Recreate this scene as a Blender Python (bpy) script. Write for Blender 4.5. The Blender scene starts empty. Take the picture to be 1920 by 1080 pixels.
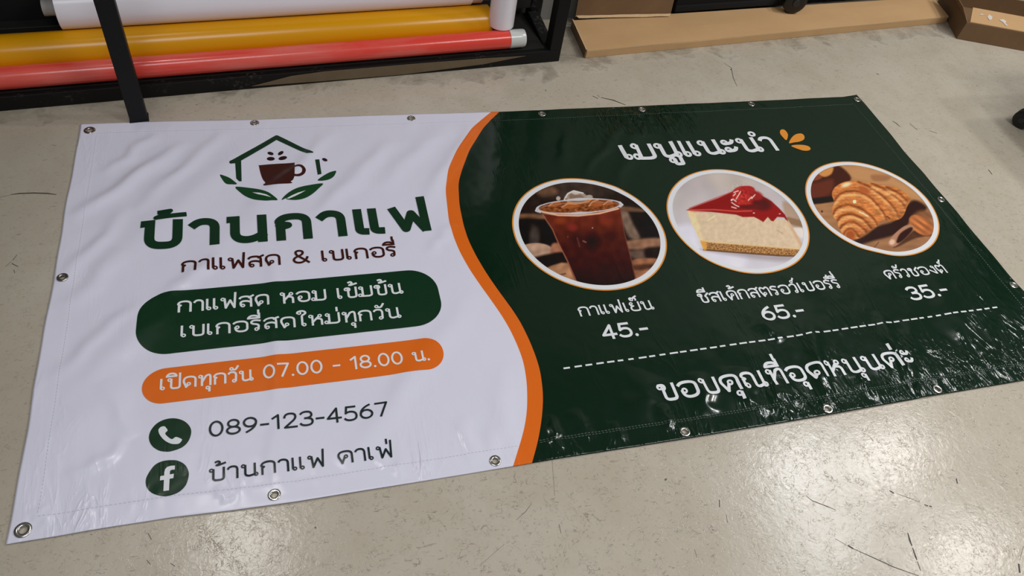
import bpy, bmesh, math, random
import numpy as np
from mathutils import Vector, Matrix
from mathutils.geometry import tessellate_polygon

# ------------------------------------------------------------------ camera
# world: z up, floor z=0, origin at the banner's far left corner, +X along its far edge (metres)
FPX = 1414.6
KM = np.array([[FPX, 0, 960], [0, FPX, 540], [0, 0, 1.0]])
KI = np.linalg.inv(KM)
CORN = [(152, 235), (1606, 180), (2042, 694), (14, 1022)]
_A = []
for (_x, _y), (_u, _v) in zip([(0, 0), (1, 0), (1, 1), (0, 1)], CORN):
    _A.append([_x, _y, 1, 0, 0, 0, -_u*_x, -_u*_y, -_u])
    _A.append([0, 0, 0, _x, _y, 1, -_v*_x, -_v*_y, -_v])
_B = KI @ np.linalg.svd(np.array(_A))[2][-1].reshape(3, 3)
if _B[2, 2] < 0:
    _B = -_B
_dn = np.cross(_B[:, 0], _B[:, 1]); _dn /= np.linalg.norm(_dn)
_up = -_dn
_ex = _B[:, 0]/np.linalg.norm(_B[:, 0]); _ex = _ex-_up*(_ex@_up); _ex /= np.linalg.norm(_ex)
RW = np.array([_ex, np.cross(_up, _ex), _up])
CAM = -RW @ (_B[:, 2]*1.2/np.linalg.norm(_B[:, 1]))

sc = bpy.context.scene
COL = sc.collection
cd = bpy.data.cameras.new('camera'); co = bpy.data.objects.new('camera', cd); COL.objects.link(co)
cd.sensor_width = 36.0; cd.lens = FPX/1920*36; cd.clip_start = 0.02; cd.clip_end = 60
_m = Matrix.Identity(4)
for i in range(3):
    _m[i][0] = RW[i][0]; _m[i][1] = -RW[i][1]; _m[i][2] = -RW[i][2]; _m[i][3] = CAM[i]
co.matrix_world = _m
sc.camera = co

def ray(px, py):
    return RW @ (KI @ np.array([px, py, 1.0]))
def at(px, py, z=0.0):
    d = ray(px, py); return CAM + d*((z-CAM[2])/d[2])
def topx(P):
    q = (np.asarray(P, float)-CAM) @ RW
    q = q @ KM.T
    return q[..., :2]/q[..., 2:3]

# ------------------------------------------------------------------ world, lights, exposure
sc.view_settings.view_transform = 'Standard'; sc.view_settings.look = 'None'
sc.view_settings.gamma = 1.0; sc.view_settings.use_curve_mapping = False
sc.view_settings.exposure = 0.09
wd = bpy.data.worlds.new('room_ambient'); sc.world = wd; wd.use_nodes = True
wd.node_tree.nodes['Background'].inputs[0].default_value = (0.95, 0.97, 1.0, 1)
wd.node_tree.nodes['Background'].inputs[1].default_value = 0.09

def area(name, loc, sx, sy, power, color=(1, 0.97, 0.93), rotz=0.0, tilt=None):
    l = bpy.data.lights.new(name, 'AREA'); l.shape = 'RECTANGLE'; l.size = sx; l.size_y = sy
    l.energy = power; l.color = color
    o = bpy.data.objects.new(name, l); o.location = loc; o.rotation_euler = tilt or (0, 0, rotz); COL.objects.link(o)
    return o
def tube_between(name, pa, pb, z, width, power, color=(1, 0.97, 0.93)):
    """ceiling fluorescent fitting whose mirror image on the floor runs between two floor points"""
    q = []
    for p in (pa, pb):
        F = at(*p); d = F-CAM; d[2] = -d[2]; q.append(F+d*(z/d[2]))
    c = (q[0]+q[1])/2; v = q[1]-q[0]
    return area(name, tuple(c), float(np.linalg.norm(v)), width, power, color, math.atan2(v[1], v[0]))
ZC = 3.0
tube_between('ceiling_tube_light', (1486, 858), (1504, 900), ZC, 0.12, 14, (0.96, 0.98, 1.0))
tube_between('ceiling_tube_light', (1530, 985), (1560, 1055), ZC, 0.12, 9, (0.96, 0.98, 1.0))
tube_between('ceiling_tube_light', (1648, 845), (1672, 880), ZC, 0.12, 17)
tube_between('ceiling_tube_light', (1790, 1030), (1812, 1065), ZC, 0.12, 15)
tube_between('ceiling_tube_light', (445, 985), (470, 1060), ZC, 0.16, 8)
area('fill_light', (3.0, -1.9, 3.0), 1.6, 0.8, 48)  # added soft fill over the right side, no visible fitting
area('fill_light', (0.3, -2.0, 3.0), 1.6, 0.8, 30, (0.94, 0.96, 1.0))  # added soft fill over the left side and the rack front

# ------------------------------------------------------------------ small helpers
def lin(c):
    return tuple((v/255/12.92 if v/255 <= 0.04045 else ((v/255+0.055)/1.055)**2.4) for v in c)
def tag(o, label=None, cat=None, group=None, kind=None):
    if label: o['label'] = label
    if cat: o['category'] = cat
    if group: o['group'] = group
    if kind: o['kind'] = kind
    return o
def empty(name, loc=(0, 0, 0), rotz=0.0):
    o = bpy.data.objects.new(name, None); o.location = loc; o.rotation_euler = (0, 0, rotz)
    o.empty_display_size = 0.05; COL.objects.link(o); return o
def mesh_obj(name, verts, faces, mats, parent=None, midx=None, smooth=False):
    me = bpy.data.meshes.new(name); me.from_pydata([tuple(map(float, v)) for v in verts], [], faces)
    for m in (mats if isinstance(mats, (list, tuple)) else [mats]): me.materials.append(m)
    if midx is not None: me.polygons.foreach_set('material_index', midx)
    if smooth: me.polygons.foreach_set('use_smooth', [True]*len(me.polygons))
    me.update()
    o = bpy.data.objects.new(name, me); COL.objects.link(o)
    if parent: o.parent = parent
    return o
def bm_obj(name, bm, mats, parent=None, smooth=None):
    me = bpy.data.meshes.new(name); bmesh.ops.recalc_face_normals(bm, faces=bm.faces[:]); bm.to_mesh(me); bm.free()
    for m in (mats if isinstance(mats, (list, tuple)) else [mats]): me.materials.append(m)
    if smooth is not None:
        me.polygons.foreach_set('use_smooth', [True]*len(me.polygons))
        me.set_sharp_from_angle(angle=smooth)
    o = bpy.data.objects.new(name, me); COL.objects.link(o)
    if parent: o.parent = parent
    return o
def hexa(bm, pts, bevel=0.0, mi=0):
    """box from 8 corner points (bottom 4 ccw, top 4 ccw)"""
    vs = [bm.verts.new(p) for p in pts]
    fs = [bm.faces.new([vs[i] for i in f]) for f in ((3, 2, 1, 0), (4, 5, 6, 7), (0, 1, 5, 4), (1, 2, 6, 5), (2, 3, 7, 6), (3, 0, 4, 7))]
    for f in fs: f.material_index = mi
    if bevel:
        es = list({e for f in fs for e in f.edges})
        bmesh.ops.bevel(bm, geom=es, offset=bevel, segments=2, profile=0.5, affect='EDGES', clamp_overlap=True)
def box(bm, x0, x1, y0, y1, z0, z1, bevel=0.0, mi=0):
    hexa(bm, [(x0, y0, z0), (x1, y0, z0), (x1, y1, z0), (x0, y1, z0), (x0, y0, z1), (x1, y0, z1), (x1, y1, z1), (x0, y1, z1)], bevel, mi)
def lathe(bm, prof, axis_o, axis_d, n=40, closed=False, mi=0):
    """revolve (t along axis, r) profile"""
    a = Vector(axis_d).normalized(); o = Vector(axis_o)
    u = a.orthogonal().normalized(); w = a.cross(u)
    rings = []
    for t, r in prof:
        rings.append([bm.verts.new(o+a*t+(u*math.cos(2*math.pi*i/n)+w*math.sin(2*math.pi*i/n))*r) for i in range(n)])
    k = len(rings)
    for j in range(k if closed else k-1):
        A, Bb = rings[j], rings[(j+1) % k]
        for i in range(n):
            f = bm.faces.new((A[i], A[(i+1) % n], Bb[(i+1) % n], Bb[i])); f.material_index = mi; f.smooth = True

# numpy gradient noise
_rng = np.random.RandomState(7)
_perm = np.concatenate([_rng.permutation(256)]*3)
_g2 = np.stack([np.cos(np.arange(256)*2.39996), np.sin(np.arange(256)*2.39996)], 1)
def pnoise(x, y):
    x = np.asarray(x, float); y = np.asarray(y, float)
    xi = np.floor(x).astype(int); yi = np.floor(y).astype(int); xf = x-xi; yf = y-yi
    def g(ix, iy, fx, fy):
        k = _perm[(_perm[ix & 255]+(iy & 255))]; v = _g2[k]; return v[..., 0]*fx+v[..., 1]*fy
    u = xf*xf*xf*(xf*(xf*6-15)+10); v = yf*yf*yf*(yf*(yf*6-15)+10)
    a = g(xi, yi, xf, yf); b = g(xi+1, yi, xf-1, yf); c = g(xi, yi+1, xf, yf-1); d = g(xi+1, yi+1, xf-1, yf-1)
    return 1.5*((a*(1-u)+b*u)*(1-v)+(c*(1-u)+d*u)*v)
def sstep(a, b, x):
    t = np.clip((x-a)/(b-a), 0, 1); return t*t*(3-2*t)

# ------------------------------------------------------------------ node material helper
class NM:
    def __init__(s, name):
        s.m = bpy.data.materials.new(name); s.m.use_nodes = True; s.nt = s.m.node_tree
        s.b = s.nt.nodes['Principled BSDF']
    def n(s, t, **kw):
        nd = s.nt.nodes.new(t)
        for k, v in kw.items():
            if k.startswith('_'): setattr(nd, k[1:], v)
            else: nd.inputs[k.replace('__', ' ')].default_value = v
        return nd
    def l(s, a, b): s.nt.links.new(a, b)
    def math(s, op, a, b=None, c=None, clamp=False):
        nd = s.nt.nodes.new('ShaderNodeMath'); nd.operation = op; nd.use_clamp = clamp
        for i, v in enumerate((a, b, c)):
            if v is None: continue
            if isinstance(v, (int, float)): nd.inputs[i].default_value = v
            else: s.l(v, nd.inputs[i])
        return nd.outputs[0]
    def mix(s, f, a, b, mode='MIX'):
        nd = s.nt.nodes.new('ShaderNodeMix'); nd.data_type = 'RGBA'; nd.blend_type = mode
        for i, v in ((0, f), (6, a), (7, b)):
            if isinstance(v, (int, float)): nd.inputs[i].default_value = v
            elif isinstance(v, tuple): nd.inputs[i].default_value = (*v[:3], 1)
            else: s.l(v, nd.inputs[i])
        return nd.outputs[2]
    def ramp(s, f, stops, interp='LINEAR'):
        nd = s.nt.nodes.new('ShaderNodeValToRGB'); cr = nd.color_ramp; cr.interpolation = interp
        while len(cr.elements) < len(stops): cr.elements.new(0.5)
        for e, (p, c) in zip(cr.elements, stops):
            e.position = p; e.color = (c, c, c, 1) if isinstance(c, (int, float)) else (*c[:3], 1)
        s.l(f, nd.inputs[0]); return nd.outputs[0]
    def noise(s, vec, scale, detail=3, rough=0.5, dist=0.0):
        nd = s.n('ShaderNodeTexNoise', Scale=scale, Detail=detail, Roughness=rough, Distortion=dist)
        if vec is not None: s.l(vec, nd.inputs['Vector'])
        return nd.outputs[0]
    def set(s, **kw):
        for k, v in kw.items():
            i = s.b.inputs[k.replace('__', ' ')]
            if hasattr(v, 'is_linked'): s.l(v, i)
            elif isinstance(v, tuple): i.default_value = (*v[:3], 1)
            else: i.default_value = v
        return s
    def bump(s, h, strength=0.3, dist=0.01):
        nd = s.n('ShaderNodeBump', Strength=strength, Distance=dist); s.l(h, nd.inputs['Height'])
        s.l(nd.outputs[0], s.b.inputs['Normal']); return s
    def obj(s): return s.n('ShaderNodeTexCoord').outputs['Object']
    def mapped(s, v, scale=(1, 1, 1), rot=(0, 0, 0), loc=(0, 0, 0)):
        nd = s.n('ShaderNodeMapping'); nd.inputs['Scale'].default_value = scale; nd.inputs['Rotation'].default_value = rot
        nd.inputs['Location'].default_value = loc
        s.l(v, nd.inputs['Vector']); return nd.outputs[0]

def painted_metal(name, col, rough=0.45, scuff=(0.16, 0.14, 0.12)):
    k = NM(name); v = k.obj()
    n1 = k.noise(v, 9, 4, 0.6); n2 = k.noise(v, 90, 2, 0.5)
    f = k.math('MULTIPLY', k.ramp(n1, [(0.55, 0.0), (0.75, 0.5)]), k.ramp(n2, [(0.5, 0.0), (0.7, 1.0)]))
    k.b.inputs['Specular IOR Level'].default_value = 0.3
    k.set(Base__Color=k.mix(f, col, scuff), Roughness=rough).bump(n2, 0.08, 0.004)
    return k.m
def simple(name, col, rough=0.5, metal=0.0, var=0.15, scale=30, bump=0.05):
    k = NM(name); v = k.obj(); n1 = k.noise(v, scale, 4, 0.6)
    c2 = tuple(c*(1-var) for c in col)
    k.set(Base__Color=k.mix(n1, c2, col), Roughness=rough, Metallic=metal).bump(n1, bump, 0.004)
    return k.m

# ------------------------------------------------------------------ floor
def floor_mat():
    k = NM('worn_concrete'); v = k.n('ShaderNodeTexCoord').outputs['Object']
    big = k.noise(v, 1.6, 5, 0.55, 0.6); mid = k.noise(v, 9, 5, 0.6, 0.4); fine = k.noise(v, 120, 3, 0.6)
    base = k.mix(k.ramp(big, [(0.3, 0.0), (0.7, 1.0)]), lin((182, 172, 155)), lin((195, 187, 172)))
    base = k.mix(k.ramp(mid, [(0.35, 0.5), (0.55, 0.0)]), base, lin((178, 168, 150)))
    base = k.mix(k.math('MULTIPLY', fine, 0.25), base, lin((160, 150, 134)))
    # hair-like scuffs: thin iso-lines of a warped noise, only in patches
    def hair(scale, dist, w, seed, lo, hi, stretch=(1, 1, 1)):
        vv = k.mapped(v, stretch, (0, 0, seed*0.7), (seed, seed*2.3, 0))
        a = k.noise(vv, scale, 2, 0.5, dist)
        d = k.math('ABSOLUTE', k.math('SUBTRACT', a, 0.5))
        line = k.ramp(d, [(0.0, 1.0), (w, 0.0)])
        patch = k.ramp(k.noise(vv, scale*0.55, 2, 0.6), [(lo, 0.0), (hi, 1.0)])
        return k.math('MULTIPLY', line, patch)
    _sx = k.n('ShaderNodeSeparateXYZ'); k.l(v, _sx.inputs[0]); front = k.ramp(k.math('MULTIPLY', k.math('ADD', _sx.outputs[1], 1.4), 0.7), [(0.0, 1.0), (0.9, 0.4)])
    h1 = hair(42, 1.4, 0.016, 1.3, 0.50, 0.58); h2 = hair(24, 1.8, 0.005, 4.1, 0.58, 0.64, (1, 1.6, 1)); h3 = hair(80, 1.0, 0.03, 7.7, 0.50, 0.6)
    hs = k.math('MAXIMUM', k.math('MAXIMUM', h1, h2), k.math('MULTIPLY', h3, 0.7))
    base = k.mix(k.math('MULTIPLY', k.math('MULTIPLY', hs, front), 0.6), base, lin((88, 76, 60)))
    for rz, sd in ((0.6, 2.0), (-0.9, 5.0), (1.7, 9.0)):
        fl_ = k.ramp(k.noise(k.mapped(v, (1, 3.2, 1), (0, 0, rz), (sd, sd, 0)), 46, 2, 0.55, 0.6), [(0.68, 0.0), (0.72, 1.0)])
        base = k.mix(k.math('MULTIPLY', fl_, 0.38), base, lin((104, 92, 76)))
    # dark chips
    sp = k.noise(k.mapped(v, (1, 1.5, 1)), 55, 2, 0.5, 0.5); sp2 = k.noise(v, 5, 2, 0.5)
    chip = k.math('MULTIPLY', k.ramp(sp, [(0.735, 0.0), (0.76, 1.0)]), k.ramp(sp2, [(0.42, 0.0), (0.6, 1.0)]))
    base = k.mix(k.math('MULTIPLY', chip, 0.8), base, lin((66, 58, 50)))
    # grime and plaster along the rack and wall, rack shade at left painted in
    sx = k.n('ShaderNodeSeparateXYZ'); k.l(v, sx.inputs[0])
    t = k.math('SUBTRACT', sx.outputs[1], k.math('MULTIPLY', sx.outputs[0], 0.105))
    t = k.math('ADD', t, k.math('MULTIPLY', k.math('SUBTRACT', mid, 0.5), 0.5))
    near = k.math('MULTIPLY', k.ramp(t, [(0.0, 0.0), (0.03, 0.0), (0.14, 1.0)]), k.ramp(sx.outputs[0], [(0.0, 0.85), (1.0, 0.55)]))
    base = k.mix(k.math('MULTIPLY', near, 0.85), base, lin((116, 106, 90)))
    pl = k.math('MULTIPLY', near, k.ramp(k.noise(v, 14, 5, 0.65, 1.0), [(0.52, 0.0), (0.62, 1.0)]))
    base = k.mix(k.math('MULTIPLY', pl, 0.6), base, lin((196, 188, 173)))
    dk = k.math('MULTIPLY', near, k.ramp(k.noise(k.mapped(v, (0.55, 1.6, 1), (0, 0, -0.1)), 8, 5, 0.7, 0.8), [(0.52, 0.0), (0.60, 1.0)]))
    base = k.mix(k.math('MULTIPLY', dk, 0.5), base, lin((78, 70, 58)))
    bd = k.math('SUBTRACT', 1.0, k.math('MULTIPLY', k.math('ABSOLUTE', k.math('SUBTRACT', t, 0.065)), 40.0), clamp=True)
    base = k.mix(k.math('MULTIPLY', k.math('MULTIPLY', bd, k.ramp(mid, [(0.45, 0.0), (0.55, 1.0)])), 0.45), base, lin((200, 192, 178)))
    # light falloff towards the left, put into the floor colour
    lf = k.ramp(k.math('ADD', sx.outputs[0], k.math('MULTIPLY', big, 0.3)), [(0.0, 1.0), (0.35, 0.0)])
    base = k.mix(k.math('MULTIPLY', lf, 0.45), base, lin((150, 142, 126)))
    rg = k.math('ADD', k.math('MULTIPLY', mid, 0.08), 0.165)
    hb = k.math('ADD', k.math('MULTIPLY', fine, 0.35), k.math('ADD', k.math('MULTIPLY', k.noise(v, 38, 3, 0.6, 0.8), 0.7), k.math('MULTIPLY', hs, -0.25)))
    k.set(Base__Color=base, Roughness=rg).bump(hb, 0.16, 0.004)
    k.b.inputs['Specular IOR Level'].default_value = 0.45
    return k.m
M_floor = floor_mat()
M_scratch = simple('scratch_grime', lin((62, 55, 46)), 0.6)
fv = [(-4, -4, 0), (7, -4, 0), (7, 2.2, 0), (-4, 2.2, 0)]; ff = [(0, 1, 2, 3)]; fi = [0]
SCR = [([(1702, 999), (1706, 1014), (1710, 1024)], 3.2), ([(1711, 1027), (1717, 1045), (1719, 1050)], 3.0), ([(1720, 1053), (1726, 1070)], 2.6),
       ([(1566, 1010), (1590, 1024)], 1.2), ([(1590, 1023), (1600, 1029)], 6), ([(1600, 1029), (1636, 1045), (1675, 1063), (1723, 1080)], 1.6),
       ([(1668, 920), (1676, 925)], 5), ([(1733, 946), (1740, 949)], 4), ([(1742, 949), (1747, 950)], 4.5), ([(1682, 926), (1705, 934), (1725, 942)], 0.8),
       ([(1793, 897), (1795, 907)], 4), ([(1910, 1057), (1912, 1074)], 6), ([(1912, 1050), (1919, 1024)], 1.0),
       ([(1510, 929), (1523, 939), (1552, 950), (1566, 956)], 1.2), ([(1349, 937), (1349, 951)], 3), ([(1362, 965), (1364, 980)], 1.2),
       ([(20, 365), (36, 363), (63, 362), (90, 363), (106, 365)], 3.0), ([(0, 370), (20, 366)], 1.2), ([(24, 488), (32, 478)], 2), ([(22, 494), (34, 500)], 3), ([(10, 500), (22, 490)], 1.2), ([(26, 506), (28, 512)], 2),
       ([(1111, 180), (1121, 185)], 3), ([(1127, 183), (1150, 188), (1173, 197)], 2.6), ([(1120, 178), (1124, 182)], 1.5),
       ([(1357, 118), (1371, 127), (1375, 147), (1382, 162)], 0.9), ([(1643, 138), (1648, 140)], 3), ([(1673, 227), (1680, 231), (1688, 238)], 1.6), ([(1706, 232), (1720, 244)], 1.6), ([(1742, 245), (1757, 250)], 1.8), ([(1853, 318), (1860, 327)], 3),
       ([(275, 1050), (282, 1058)], 2), ([(278, 1000), (284, 1012)], 2.2), ([(320, 1056), (328, 1062)], 2.2), ([(1035, 860), (1040, 930)], 0.7), ([(968, 975), (985, 960), (996, 945)], 0.8), ([(900, 1060), (945, 1021)], 0.8), ([(1048, 983), (1052, 1000)], 1.6), ([(1302, 1030), (1307, 1045)], 1.0)]
for pts, wpx in SCR:
    P = [at(*p) for p in pts]
    hw = wpx*0.5*float(np.linalg.norm(at(pts[0][0]+1, pts[0][1])-at(*pts[0])))
    n = len(P)
    for i, p in enumerate(P):
        t = P[min(i+1, n-1)]-P[max(i-1, 0)]; t /= np.linalg.norm(t); q = np.array([-t[1], t[0], 0])*hw*(1.0 if 0 < i < n-1 else 0.45)
        fv += [(*(p+q)[:2], 0.0004), (*(p-q)[:2], 0.0004)]
    b0 = len(fv)-2*n
    for i in range(n-1):
        ff.append((b0+2*i, b0+2*i+1, b0+2*i+3, b0+2*i+2)); fi.append(1)
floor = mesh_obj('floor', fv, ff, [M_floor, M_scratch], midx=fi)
tag(floor, kind='structure')

# ------------------------------------------------------------------ rack frame of reference: x along the rack, y (n) to the wall
O = at(1048, 115); _v = O-at(0, 209); RA = math.atan2(_v[1], _v[0])
RD = np.array([math.cos(RA), math.sin(RA), 0]); RN = np.array([-math.sin(RA), math.cos(RA), 0])
def L2W(x, n, z=0.0): return tuple(O*np.array([1, 1, 0])+RD*x+RN*n+np.array([0, 0, z]))
def W2L(P): q = np.asarray(P)-O; return np.array([q@RD, q@RN, P[2]])
def rroot(name, x, n, z=0.0): return empty(name, L2W(x, n, z), RA)

WALLN = 0.262
k = NM('painted_wall'); v = k.obj(); n1 = k.noise(v, 3, 5, 0.6); n2 = k.noise(k.mapped(v, (1, 1, 0.12)), 22, 3, 0.6)
k.set(Base__Color=k.mix(n2, lin((112, 110, 104)), lin((138, 136, 130))), Roughness=0.7).bump(n1, 0.1, 0.01)
bm = bmesh.new(); box(bm, -5, 5, WALLN, WALLN+0.12, 0, 3.2)
wall = bm_obj('wall_back', bm, k.m); wall.location = L2W(0, 0); wall.rotation_euler = (0, 0, RA); tag(wall, kind='structure')

# ------------------------------------------------------------------ storage rack
M_black = painted_metal('black_enamel', lin((10, 10, 9)), 0.55)
M_deck = simple('dark_sheet_steel', lin((40, 39, 36)), 0.55, 0.0, 0.5, 14)
M_strip = simple('strip_brown', lin((120, 102, 78)), 0.55, 0, 0.35, 25)
rack = rroot('storage_rack', 0, 0)
tag(rack, 'low black steel tube rack holding coloured vinyl rolls against the wall', 'rack')
T = 0.044; RX0 = -2.05; RDEP = 0.245
def rpart(name, fn, mat=M_black, sm=None):
    b = bmesh.new(); fn(b); return bm_obj(name, b, mat, rack, sm)
def inrack(fn): return fn
rpart('rail', lambda b: box(b, RX0, 0, 0, T, 0.0, T, 0.002))
rpart('rail', lambda b: box(b, RX0, 0, RDEP-T, RDEP, 0.0, T, 0.002))
rpart('rail', lambda b: hexa(b, [(-0.052, T, 0.0), (-0.012, T, 0.0), (-0.012, RDEP-T, 0.0), (-0.052, RDEP-T, 0.0), (-0.052, T, T+0.003), (-0.012, T, T+0.003), (-0.012, RDEP-T, 0.075), (-0.052, RDEP-T, 0.075)], 0.002))
rpart('rail', lambda b: box(b, RX0, RX0+T, T, RDEP-T, 0.0, T, 0.002))
for px_, pn in ((-0.0425, 0.0), (-0.0425, RDEP-T), (RX0, 0.0), (RX0, RDEP-T)):
    rpart('post', lambda b, a=px_, c=pn: box(b, a, a+0.0425, c, c+T, T, 1.20, 0.002))
rpart('shelf', lambda b: box(b, RX0+0.03, -0.055, 0.018, RDEP-0.005, T, T+0.0015), M_deck)
rpart('rail', lambda b: box(b, RX0+T, -0.0425, RDEP-T+0.004, RDEP, 0.085, 0.125, 0.002), M_deck)
rpart('rail', lambda b: box(b, RX0, 0.0, 0.0, T, 1.20, 1.24, 0.002))
rpart('rail', lambda b: box(b, RX0, 0.0, RDEP-T, RDEP, 1.20, 1.24, 0.002))
rpart('shelf', lambda b: box(b, RX0, 0.0, 0.0, RDEP, 1.24, 1.25), M_deck)
def strip(b):  # thin brown strip on the front rail, tapering at both ends
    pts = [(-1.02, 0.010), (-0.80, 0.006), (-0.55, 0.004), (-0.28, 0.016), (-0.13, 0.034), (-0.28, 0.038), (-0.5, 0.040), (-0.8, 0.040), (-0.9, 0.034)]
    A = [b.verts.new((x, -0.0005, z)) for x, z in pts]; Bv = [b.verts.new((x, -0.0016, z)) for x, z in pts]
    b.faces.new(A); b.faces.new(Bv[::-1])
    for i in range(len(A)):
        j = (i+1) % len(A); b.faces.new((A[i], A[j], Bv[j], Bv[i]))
st = rpart('brown_strip', strip, M_strip); tag(st, 'thin brown strip along the front rail')

# black square post standing in front of the rack
pf = W2L(at(262, 231)); PW = 0.046
post = rroot('steel_leg', pf[0], pf[1])
tag(post, 'black square steel leg standing on the floor in front of the rolls', 'metal leg')
b = bmesh.new(); box(b, -PW/2, PW/2, -0.0, PW*0.8, 0.0012, 1.0, 0.002); bm_obj('tube', b, M_black, post)
b = bmesh.new(); box(b, -PW/2-0.002, PW/2+0.002, -0.002, PW*0.8+0.002, 0, 0.006, 0.001); bm_obj('foot_cap', b, simple('black_rubber', lin((20, 20, 20)), 0.6), post)
b = bmesh.new(); box(b, -0.02, 0.02, PW*0.8, -pf[1], 0.86, 0.90, 0.002); bm_obj('bracket', b, M_black, post)

# ------------------------------------------------------------------ rolls
def vinyl_roll_mat(name, col, rough=0.22, streak=0.3, dust=None, coat=0.0):
    k = NM(name); v = k.obj(); n1 = k.noise(k.mapped(v, (1, 12, 12)), 3, 4, 0.6); n2 = k.noise(k.mapped(v, (0.5, 3, 3)), 6, 4, 0.6)
    base = k.mix(k.math('MULTIPLY', n1, streak), col, tuple(c*0.55 for c in col))
    if dust: base = k.mix(k.math('MULTIPLY', k.ramp(n2, [(0.45, 0.0), (0.8, 1.0)]), 0.3), base, dust)
    k.set(Base__Color=base, Roughness=rough).bump(n1, 0.06, 0.004); k.b.inputs['Coat Weight'].default_value = coat
    return k.m
M_white = vinyl_roll_mat('white_vinyl_roll', lin((244, 240, 246)), 0.25, 0.1)
M_yellow = vinyl_roll_mat('yellow_vinyl_roll', lin((232, 162, 6)), 0.25, 0.25)
M_red = vinyl_roll_mat('red_vinyl_roll', lin((234, 76, 64)), 0.2, 0.25, lin((228, 180, 166)))
M_core = simple('grey_card_core', lin((170, 165, 160)), 0.7)
M_film = vinyl_roll_mat('clear_wrap_end', lin((208, 208, 206)), 0.2, 0.15)
M_pink = vinyl_roll_mat('pale_lilac_layer', lin((214, 190, 196)), 0.3, 0.1)
def roll(name, label, x0, x1, n, z, r, mat, core0=0.0, core1=0.0, rc=0.018, extra=None):
    root = rroot(name, x0, n, z); tag(root, label, 'vinyl roll', None)
    Lx = x1-x0; b = bmesh.new()
    prof = [(0.0, rc), (0.0, r-0.002), (0.0015, r)] + [(Lx*i/12, r) for i in range(1, 12)] + [(Lx-0.0015, r), (Lx, r-0.002), (Lx, rc)]
    lathe(b, prof, (0, 0, 0), (1, 0, 0), 48)
    bm_obj('wound_vinyl', b, mat, root, 0.7)
    b = bmesh.new(); c0, c1 = -core0, Lx+core1
    lathe(b, [(c0, rc-0.004), (c0, rc), (c1, rc), (c1, rc-0.004)], (0, 0, 0), (1, 0, 0), 28, closed=True)
    bm_obj('core', b, M_core, root, 0.7)
    return root
RED = (0.040, 0.0766, 0.0305); YEL = (0.1212, 0.0982, 0.0525)
_t = 0.535; _rw = 0.0605
WHT = (YEL[0]+(YEL[2]+_rw)*math.sin(_t), YEL[1]+(YEL[2]+_rw)*math.cos(_t)+0.0006, _rw-0.0002)
rr_ = roll('vinyl_roll', 'red vinyl roll in clear wrap along the front of the rack', -1.95, -0.184, *RED, M_red, 0, 0.0, 0.02)
b = bmesh.new(); e = 1.95-0.184
lathe(b, [(e-0.0, RED[2]*0.995), (e+0.03, RED[2]*0.985), (e+0.05, RED[2]*0.98), (e+0.055, RED[2]*0.93), (e+0.055, 0.02)], (0, 0, 0), (1, 0, 0), 48)
tag(bm_obj('wrap_end', b, M_film, rr_, 0.7), 'pale clear wrap over the roll end')
roll('vinyl_roll', 'glossy yellow vinyl roll behind the red roll', -1.97, -0.232, *YEL, M_yellow, 0, 0.0)
wr = roll('vinyl_roll', 'thick white vinyl roll lying on top of the yellow roll', -1.492, -0.29, *WHT, M_white, 0.035, 0.045, 0.022)
b = bmesh.new(); lathe(b, [(1.202, 0.05), (1.202, 0.056), (1.238, 0.056), (1.24, 0.022)], (0, 0, 0), (1, 0, 0), 48)
tag(bm_obj('inner_layer', b, M_pink, wr, 0.7), 'pale lilac inner layer at the roll end')
# white roll standing on end, its foot on the red roll
vr = 0.0425; vz = RED[1]+RED[2]+0.001
vf = W2L(at(947, 58.5, vz))
vroot = rroot('vinyl_roll', vf[0], vf[1]+vr, vz)
tag(vroot, 'white vinyl roll standing upright at the right end of the rolls', 'vinyl roll')
b = bmesh.new(); lathe(b, [(0.0, 0.016), (0.0, vr-0.002), (0.002, vr), (0.2, vr), (0.4, vr), (0.598, vr), (0.6, vr-0.002), (0.6, 0.016)], (0, 0, 0), (0, 0, 1), 48)
bm_obj('wound_vinyl', b, M_white, vroot, 0.7)
b = bmesh.new(); lathe(b, [(-0.0, 0.012), (-0.0, 0.016), (0.61, 0.016), (0.61, 0.012)], (0, 0, 0), (0, 0, 1), 24, closed=True); bm_obj('core', b, M_core, vroot, 0.7)
# added black board standing in for the shade behind the left of the rack
b = bmesh.new(); box(b, -0.6, 0.35, 0, 0.006, 0.0, 0.62, 0.001)
bb = bm_obj('shade_board', b, simple('shade_black', lin((6, 6, 6)), 0.9), None); bb.location = L2W(-1.55, RDEP+0.004, 0.0); bb.rotation_euler = (0, 0, RA)
tag(bb, 'matt black board standing in for the shade behind the left ends of the rolls', 'board')

# ------------------------------------------------------------------ cardboard
def card_mat(name, c1, c2, sc_=6):
    k = NM(name); v = k.obj(); n1 = k.noise(v, sc_, 5, 0.6); n2 = k.noise(k.mapped(v, (1, 30, 1)), 12, 2, 0.5)
    k.set(Base__Color=k.mix(k.math('MULTIPLY', k.math('ADD', n1, k.math('MULTIPLY', n2, 0.3)), 0.8), c1, c2), Roughness=0.7).bump(n2, 0.06, 0.003)
    return k.m
M_card = card_mat('tan_cardboard', lin((206, 168, 122)), lin((186, 146, 100)))
M_card_d = card_mat('brown_shaded_cardboard', lin((128, 98, 66)), lin((98, 72, 46)))  # brown board, also the shaded tone of the tray ends
M_edge = simple('corrugated_edge', lin((220, 188, 142)), 0.8, 0, 0.3, 120)
CZ = 0.030
tray = rroot('cardboard_tray', 0, 0)
tag(tray, 'long flat tan cardboard tray lid lying on the floor beside the rack', 'cardboard')
CW0, CW1 = W2L(at(1101, 95, CZ)), W2L(at(1779, 31, CZ))
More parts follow.
